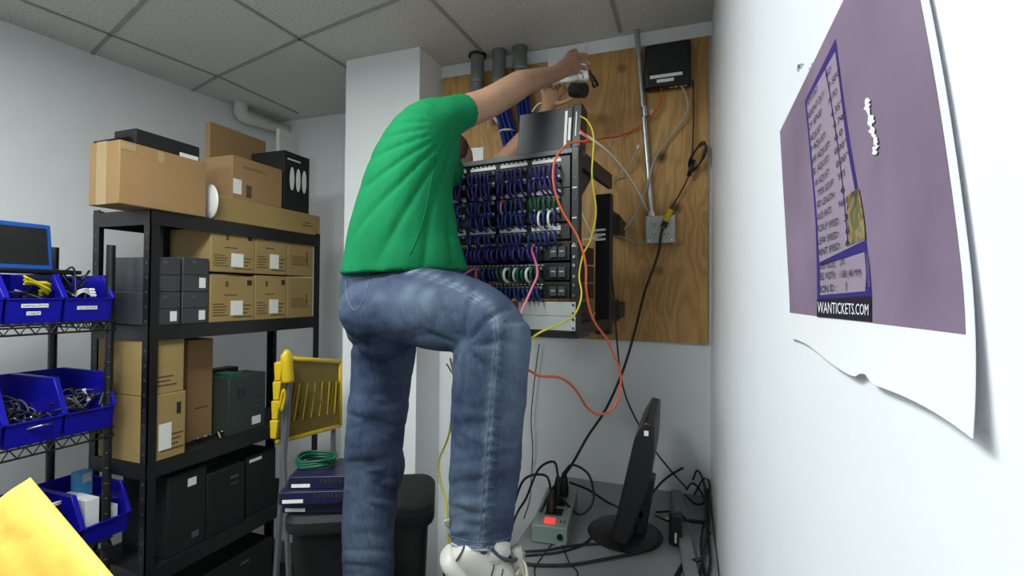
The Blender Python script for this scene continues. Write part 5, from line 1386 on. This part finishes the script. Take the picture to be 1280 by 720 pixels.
for sd in (-1, 1):
    for a, b, w_ in (((.02, .035), (-.005, .075), .0022), ((.36, .030), (.24, .088), .0016), ((.44, .030), (.34, .084), .0016), ((.56, .058), (.62, .050), .004)):
        P = []
        for q in range(7):
            f_ = a[0] + (b[0] - a[0]) * q / 6; h = a[1] + (b[1] - a[1]) * q / 6
            k = max(i_ for i_ in range(len(prof)) if prof[i_][0] <= f_ + 1e-6); k = min(k, len(prof) - 2)
            g_ = (f_ - prof[k][0]) / (prof[k + 1][0] - prof[k][0]); hw_, z0, z1_ = [prof[k][m_] + (prof[k + 1][m_] - prof[k][m_]) * g_ for m_ in (1, 2, 3)]
            sn = max(-1, min(1, (h - (z0 + z1_) / 2) / ((z1_ - z0) / 2))); s_ = abs(sn) ** (1 / .75); c_ = math.sqrt(max(0, 1 - s_ * s_))
            P.append(sp_(f_, sd * (hw_ * c_ ** .8 * .985), h))
        MB().tube(P, w_, 'shoe_grey', n=6, smooth=3).build('stripe', parent=sneaker, smooth=True)
ank = Q(592, 690, 1.045)
MB().tube([Q(597, 670, 1.04), Q(592, 690, 1.045), sp_(.22, 0, .10), sp_(.24, 0, .06)], .034, 'sock', n=16).build('sock', parent=sneaker, smooth=True)
# left shoe + stool below the picture
fl = Q(456, 815, 1.27)
sneaker2 = copy_tree(sneaker); sneaker2.parent = person
for a_ in ('label', 'group'): pass
rotm = Matrix.Rotation(math.atan2(fx.x, fx.y) , 4, 'Z')
# level the copied shoe
fxh = V((fx.x, fx.y, 0)).normalized()
src = frame(hl, fx, sdir, fz); dst = frame((fl.x - fxh.x * .07, fl.y - fxh.y * .07, stz + .010), fxh, V((0, 0, 1)).cross(fxh), (0, 0, 1))
Tm = dst @ src.inverted()
sneaker2.matrix_basis = world(person).inverted() @ Tm @ world(sneaker) if False else sneaker.matrix_basis
sneaker2.matrix_parent_inverse = Matrix.Identity(4)
sneaker2.matrix_basis = world(person).inverted() @ Tm @ world(sneaker)
c_ = V((fl.x, fl.y, stz))
t = thing('step_stool', (c_.x, c_.y, 0), 'low grey stool under the standing foot, in front of the black tote', 'stool')
MB().box((c_.x - .16, c_.y - .17, stz - .03), (c_.x + .16, c_.y + .06, stz), 'dark_grey').build('seat', parent=t, bevel=.008)
for a in (-1, 1):
    for b in (-1, 1): MB().cyl((c_.x + a * .13, c_.y - .055 + b * .09, stz - .03), (c_.x + a * .15, c_.y - .055 + b * .10, 0), .012, 'ladder_grey').build('leg', parent=t, smooth='auto')

# --- tool in the hands
t = thing('hand_tool', Q(722, 100, 1.72), 'small black and white hand tool held by both raised hands against the plywood', 'tool')
MB().tube([Q(700, 102, 1.70), Q(712, 100, 1.70), Q(722, 97, 1.70), Q(734, 95, 1.70)], .012, 'white', n=14, taper=[.5, .7, .9, 1.3, 1.5]).build('barrel', parent=t, smooth='auto')
MB().tube([Q(716, 113, 1.72), Q(723, 113, 1.70), Q(730, 113, 1.68)], .026, 'black_plastic', n=16).build('motor_end', parent=t, smooth='auto')
MB().tube([Q(736, 88, 1.70), Q(741, 98, 1.70), Q(745, 108, 1.70)], .009, 'black_plastic', n=12, taper=[.6, 1, 1.3]).build('head', parent=t, smooth='auto')
MB().tube([Q(690, 104, 1.70), Q(700, 100, 1.70), Q(712, 98, 1.70)], .008, 'paper', n=10).build('grip', parent=t, smooth=True)
cable('white_wires', [Q(665, 140, 1.82), Q(672, 131, 1.80), Q(680, 128, 1.78), Q(690, 129, 1.80)], .003, 'white_cable', 'pale wires arching out above the upright box near the lower hand')

# ------------------------------------------------------------------ printed sheet on the right wall
PXW = XR - 0.0012
def wallpt(px, py, off=0): p = onX(px, py, XR - off); return V((p.y, p.z, 0))
TL, BL_, BR, TR = wallpt(976, 162, .001), wallpt(989, 420, .0024), wallpt(1217, 543, .0059), V((0.262, 1.49 + 0.190, 0))
def quad(u_, v_):
    q_ = (BL_ * (1 - u_) + BR * u_) * (1 - v_) + (TL * (1 - u_) + TR * u_) * v_
    return q_ - V((.034 * v_ * (1 - v_) * u_ ** 2, 0, 0))
def lift(u_, v_):
    return .0010 + .0035 * max(0, 1 - v_ * 4) ** 2 * (.4 + .6 * u_) + .0014 * max(0, (u_ - .85) / .15) ** 2 * (1 - v_ * .5)
def inv(px, py):
    u_, v_ = .5, .5
    for _ in range(40):
        q = wallpt(px, py, lift(min(1, max(0, u_)), min(1, max(0, v_))))
        p = quad(u_, v_); e = q - p; du = (BR - BL_) * (1 - v_) + (TR - TL) * v_; dv = (TL - BL_) * (1 - u_) + (TR - BR) * u_
        det = du.x * dv.y - du.y * dv.x
        u_ += (e.x * dv.y - e.y * dv.x) / det; v_ += (du.x * e.y - du.y * e.x) / det
    return u_, v_
def surf(u_, v_, off=0):
    p = quad(u_, v_); return V((XR - lift(u_, v_) - off, p.x, p.y))
t = thing('poster', surf(.5, 0), 'large violet print of a ticket-printer setup label taped to the right wall', 'poster')
NU, NV = 40, 30
def sheet(uv0, uv1, m, name, off, thick=.0004, shape=None, nu=NU, nv=NV):
    vs = []; fs = []
    for lay in (0, 1):
        for i in range(nu + 1):
            for j in range(nv + 1):
                a, b = i / nu, j / nv
                uu, vv = shape(a, b) if shape else (uv0[0] + (uv1[0] - uv0[0]) * a, uv0[1] + (uv1[1] - uv0[1]) * b)
                vs.append(surf(uu, vv, off + thick * lay))
    k = (nu + 1) * (nv + 1)
    for i in range(nu):
        for j in range(nv):
            a = i * (nv + 1) + j; fs += [(a, a + 1, a + nv + 2, a + nv + 1), (k + a, k + a + nv + 1, k + a + nv + 2, k + a + 1)]
    for i in range(nu):
        for a, b in ((i * (nv + 1), (i + 1) * (nv + 1)), (i * (nv + 1) + nv, (i + 1) * (nv + 1) + nv)): fs.append((a, b, b + k, a + k))
    for j in range(nv):
        for a, b in ((j, j + 1), (nu * (nv + 1) + j, nu * (nv + 1) + j + 1)): fs.append((a, b, b + k, a + k))
    return MB().add(vs, fs, m).build(name, parent=t, smooth='auto')
def tear(a, b):
    v_ = b; 
    if b < .15: v_ = b + (.15 - b) / .15 * (.010 * math.sin(a * 9) + .018 * math.exp(-((a - .64) / .03) ** 2) - .01)
    return a, v_
sheet(None, None, 'paper', 'paper', 0, .0003, tear)
ua, va = inv(985, 390); ub, vb = inv(1209, 418)
def printed(a, b):
    u0 = ua * .2; u1 = ub; vbot = va + (vb - va) * a; return u0 + (u1 - u0) * a, vbot + (.995 - vbot) * b
sheet(None, None, 'violet_print', 'printed_area', .0004, .0001, printed)
def pxpoly(pts, m, name, off, dense=6):
    mb = MB(); P = []
    for i in range(len(pts)):
        a, b = pts[i], pts[(i + 1) % len(pts)]
        for k in range(dense): P.append((a[0] + (b[0] - a[0]) * k / dense, a[1] + (b[1] - a[1]) * k / dense))
    vs = [surf(*inv(*q), off) for q in P]
    mb.add(vs, [tuple(range(len(vs)))], m); return mb
def strip(L_, R_, m, off):
    """band between two pixel polylines with equal counts"""
    mb = MB(); Ls = spline([V((a, b, 0)) for a, b in L_], 5); Rs = spline([V((a, b, 0)) for a, b in R_], 5)
    vs = []; fs = []
    for a, b in zip(Ls, Rs):
        for k in range(5):
            q = a.lerp(b, k / 4); vs.append(surf(*inv(q.x, q.y), off))
    for i in range(len(Ls) - 1):
        for k in range(4): j = i * 5 + k; fs.append((j, j + 1, j + 6, j + 5))
    mb.add(vs, fs, m); return mb
left = [(1007, 126), (1011, 165), (1015, 210), (1020, 270), (1022, 320), (1023, 374)]
right = [(1046, 48), (1053, 100), (1062, 165), (1074, 235), (1086, 310), (1092, 370)]
strip(left, right, 'navy_print', .0007).build('label_border', parent=t, smooth=True)
li = [(1010, 128), (1014, 168), (1018, 212), (1023, 268), (1025, 310), (1026, 328)]
ri = [(1046, 64), (1052, 110), (1060, 175), (1070, 232), (1079, 285), (1084, 300)]
strip(li, ri, 'label_print', .0009).build('label_field', parent=t, smooth=True)
strip([(1027, 333), (1027, 350), (1027, 369)], [(1083, 315), (1085, 340), (1084, 364)], 'label_print', .0009).build('label_field', parent=t, smooth=True)
strip([(1023, 374), (1023, 385), (1023, 396)], [(1092, 370), (1092, 385), (1092, 402)], 'black_print', .0010).build('label_footer', parent=t, smooth=True)
# divider line and small picture
strip([(1033, 84), (1041, 130), (1050, 190), (1057, 250), (1062, 305)], [(1034.2, 83), (1042.2, 130), (1051.2, 190), (1058.2, 250), (1063.2, 305)], 'navy_print', .0011).build('divider_line', parent=t, smooth=True)
pm_ = bpy.data.materials.new('small_picture'); pm_.use_nodes = True; nt = pm_.node_tree; bb = nt.nodes['Principled BSDF']; bb.inputs['Roughness'].default_value = .4
nz = nt.nodes.new('ShaderNodeTexNoise'); nz.inputs['Scale'].default_value = 60; nz.inputs['Distortion'].default_value = 2; tcn = nt.nodes.new('ShaderNodeTexCoord'); nt.links.new(tcn.outputs['Object'], nz.inputs['Vector'])
cr = nt.nodes.new('ShaderNodeValToRGB')
for k, (p_, c_) in enumerate(((.3, (70, 66, 58)), (.45, (90, 110, 70)), (.52, (150, 92, 62)), (.6, (150, 138, 96)), (.7, (70, 90, 90)))):
    e = cr.color_ramp.elements[k] if k < 2 else cr.color_ramp.elements.new(p_)
    e.position = p_; e.color = (*lin(c_), 1)
nt.links.new(nz.outputs['Fac'], cr.inputs['Fac']); nt.links.new(cr.outputs[0], bb.inputs['Base Color']); M['pic'] = pm_
strip([(1061, 244), (1062, 275), (1065, 306)], [(1076, 235), (1082, 268), (1085, 298)], 'pic', .0012).build('small_picture', parent=t, smooth=True)
mb = MB()
def ptext(body, x0, y0, x1, y1, hpx, m='ink', off=.0014, shear=0.0):
    vs, fs = textmesh(body)
    a0 = min(v.x for v in vs); a1 = max(v.x for v in vs); b0 = 0; b1 = .7
    ln = math.hypot(x1 - x0, y1 - y0); out = []
    for v in vs:
        a = (v.x - a0) / (a1 - a0); b = v.y / b1
        out.append(surf(*inv(x0 + (x1 - x0) * a + shear * b, y0 + (y1 - y0) * a - b * hpx), off))
    mb.add(out, fs, m)
rows_ = [('REMOUNT', 'NO', 1011, 133, 1035, 98), ('RESENT DLY :', '0 SEC', 1012, 150, 1038, 112), ('OF SENSE :', 'AUTO', 1013, 164, 1038, 131), ('ADJUST :', '4.35"', 1015, 178, 1041, 148),
         ('P ADJUST :', '4.74"', 1016, 191, 1044, 162), ('IFF ADJUST :', '0.0', 1018, 205, 1046, 177), ('EL ADJUST :', '0.00"', 1019, 219, 1046, 194), ('W ADJUST :', '0.00"', 1021, 234, 1048, 210),
         ('TTER EQUIP :', 'YES', 1024, 247, 1050, 226), ('RD LENGTH :', '6', 1024, 260, 1054, 242), ('AUD RATE :', '9600', 1024, 276, 1051, 260), ('ICKUP SPEED :', '3', 1025, 290, 1058, 277),
         ('LEW SPEED :', '6', 1025, 306, 1060, 293), ('RINT SPEED :', '6', 1026, 320, 1060, 308)]
for i, (a, b, x0, y0, x1, y1) in enumerate(rows_):
    dx, dy = x1 - x0, y1 - y0
    la = min(.86, .062 * len(a) + .1)
    ptext(a, x0, y0, x0 + dx * la, y0 + dy * la, 8.5)
    lb_ = .09 * len(b) + .08
    ptext(b, x1, y1, x1 + dx * lb_, y1 + dy * lb_, 8.5)
for a, b, x0, y0, x1, y1, xe in (('SER MODE :', 'DPL', 1028, 336, 1053, 332, 1059), ('BEL WIDTH :', '1.88 (48 MM)', 1028, 350, 1053, 347, 1080), ('ION ID :', '5', 1028, 366, 1060, 363, 1062)):
    ptext(a, x0, y0, 1048, y0 - 2.5, 9); ptext(b, x1, y1, xe, y1 - 2.5, 9)
ptext('WANTICKETS.COM', 1025, 391, 1090, 394, 14, 'paper', .0016)
mb.build('lettering', parent=t)
mb = MB()
vs, fs = textmesh('SCANCOM'); a0 = min(v.x for v in vs); a1 = max(v.x for v in vs)
mb.add([surf(*inv(1086.5 + (v.y / .7) * 3.2 + 2.0 * (v.x - a0) / (a1 - a0), 318 + 40 * (v.x - a0) / (a1 - a0)), .0014) for v in vs], fs, 'violet_print')
mb.build('side_lettering', parent=t)
# worn white scuff on the print
mb = MB()
random.seed(5)
for k in range(26):
    f_ = k / 25; cx = 1087 + 12 * f_ + random.uniform(-3, 3); cy = 125 + 65 * f_; w_ = random.uniform(1.2, 4.5); h_ = random.uniform(2, 5)
    P = [(cx + w_ * math.cos(2 * math.pi * j / 7) * random.uniform(.6, 1.1), cy + h_ * math.sin(2 * math.pi * j / 7) * random.uniform(.6, 1.1)) for j in range(7)]
    mb.add([surf(*inv(*q), .0013 + k * 1e-6) for q in P], [tuple(range(7))], 'paper')
mb.build('worn_patch', parent=t)
# tape remnants on the wall
for k, (cx, cy, lab_) in enumerate(((1001, 86, 'faint left smear of torn tape on the wall above the poster'), (1017, 86, 'dark torn tape mark on the wall at the poster top edge'))):
    mb = MB()
    for q in range(5):
        x, y = cx + random.uniform(-4, 4), cy + random.uniform(-6, 6)
        P = [onX(x + random.uniform(1, 3.5) * math.cos(2 * math.pi * j / 6), y + random.uniform(1, 3.5) * math.sin(2 * math.pi * j / 6), XR) for j in range(6)]
        mb.prism([p + V((-.0006, 0, 0)) for p in P], (0, 0, 0), (.0006, 0, 0), 'light_grey' if k == 0 else 'desk')
    tag(mb.build('tape_mark'), lab_, 'tape')

# ------------------------------------------------------------------ yellow padded envelope in the near left corner
EZ = .62
c0, c1, c2_, c3 = Q(38, 597, .62), Q(160, 742, .50), Q(20, 930, .50), Q(-120, 700, .62)
NX_, NY_ = 26, 26; vs = []; fs = []
nrm = (c1 - c0).cross(c3 - c0).normalized()
if nrm.dot(CAM - c0) < 0: nrm = -nrm
for lay in (1, -1):
    for i in range(NX_ + 1):
        for j in range(NY_ + 1):
            a, b = i / NX_, j / NY_
            p = c0.lerp(c1, a).lerp(c3.lerp(c2_, a), b)
            bulge = (max(0, 1 - abs(a * 2 - 1) ** 5) * max(0, 1 - abs(b * 2 - 1) ** 5)) ** .6
            wr = .004 * noise.noise(V((a * 5, b * 5, 3 * lay))) + .002 * noise.noise(V((a * 14, b * 9, lay)))
            vs.append(p + nrm * lay * (.0006 + .014 * bulge) + nrm * wr * bulge + (c1 - c0).normalized() * .004 * noise.noise(V((a * 6, b * 6, 9))) * (1 if j in (0, NY_) or i in (0, NX_) else 0))
k = (NX_ + 1) * (NY_ + 1); W1 = NY_ + 1
for i in range(NX_):
    for j in range(NY_):
        a = i * W1 + j; fs += [(a, a + 1, a + W1 + 1, a + W1), (k + a, k + a + W1, k + a + W1 + 1, k + a + 1)]
for i in range(NX_):
    for a, b in ((i * W1, (i + 1) * W1), (i * W1 + NY_, (i + 1) * W1 + NY_)): fs.append((a, b, b + k, a + k))
for j in range(NY_):
    for a, b in ((j, j + 1), (NX_ * W1 + j, NX_ * W1 + j + 1)): fs.append((a, b, b + k, a + k))
env = MB().add(vs, fs, 'yellow_env').build('padded_envelope', smooth=True)
tag(env, 'crumpled yellow padded envelope close to the viewer in the lower left corner', 'envelope')
lowz = min(v.z for v in vs); ctr = sum((V(v) for v in vs), V()) / len(vs)
low = min(vs, key=lambda v: v.z)
t = thing('filing_cabinet', (low.x, low.y, 0), 'grey filing cabinet under the yellow envelope in the near corner', 'cabinet')
cx_, cy_ = low.x - .05, low.y - .02
MB().box((cx_ - .28, cy_ - .30, 0), (cx_ + .18, cy_ + .12, lowz - .0005), 'mid_grey').build('body', parent=t, bevel=.004)
for q in range(3):
    z0 = .06 + q * (lowz - .08) / 3; z1_ = z0 + (lowz - .08) / 3 - .012
    d_ = MB().box((cx_ + .18, cy_ - .285, z0), (cx_ + .195, cy_ + .105, z1_), 'mid_grey').build('drawer', parent=t, bevel=.003)
    MB().box((cx_ + .195, cy_ - .15, (z0 + z1_) / 2), (cx_ + .21, cy_ - .03, (z0 + z1_) / 2 + .015), 'steel').build('handle', parent=d_, bevel=.003)

S.view_settings.view_transform = 'Standard'
S.view_settings.look = 'None'
S.view_settings.gamma = 1.0
S.view_settings.use_curve_mapping = False
S.view_settings.exposure = 0.0
S.cycles.use_denoising = True
print('D zones', ZC, XP0, XP1, YB2, 'rack', RW, RH, zt, 'cables', NC[0], 'shelf z', zl, SY0, SY1, 'tote', ztote, 'bins', zb1, zb2, zb3, h1, h2, h3, bw_, lowz, footL)
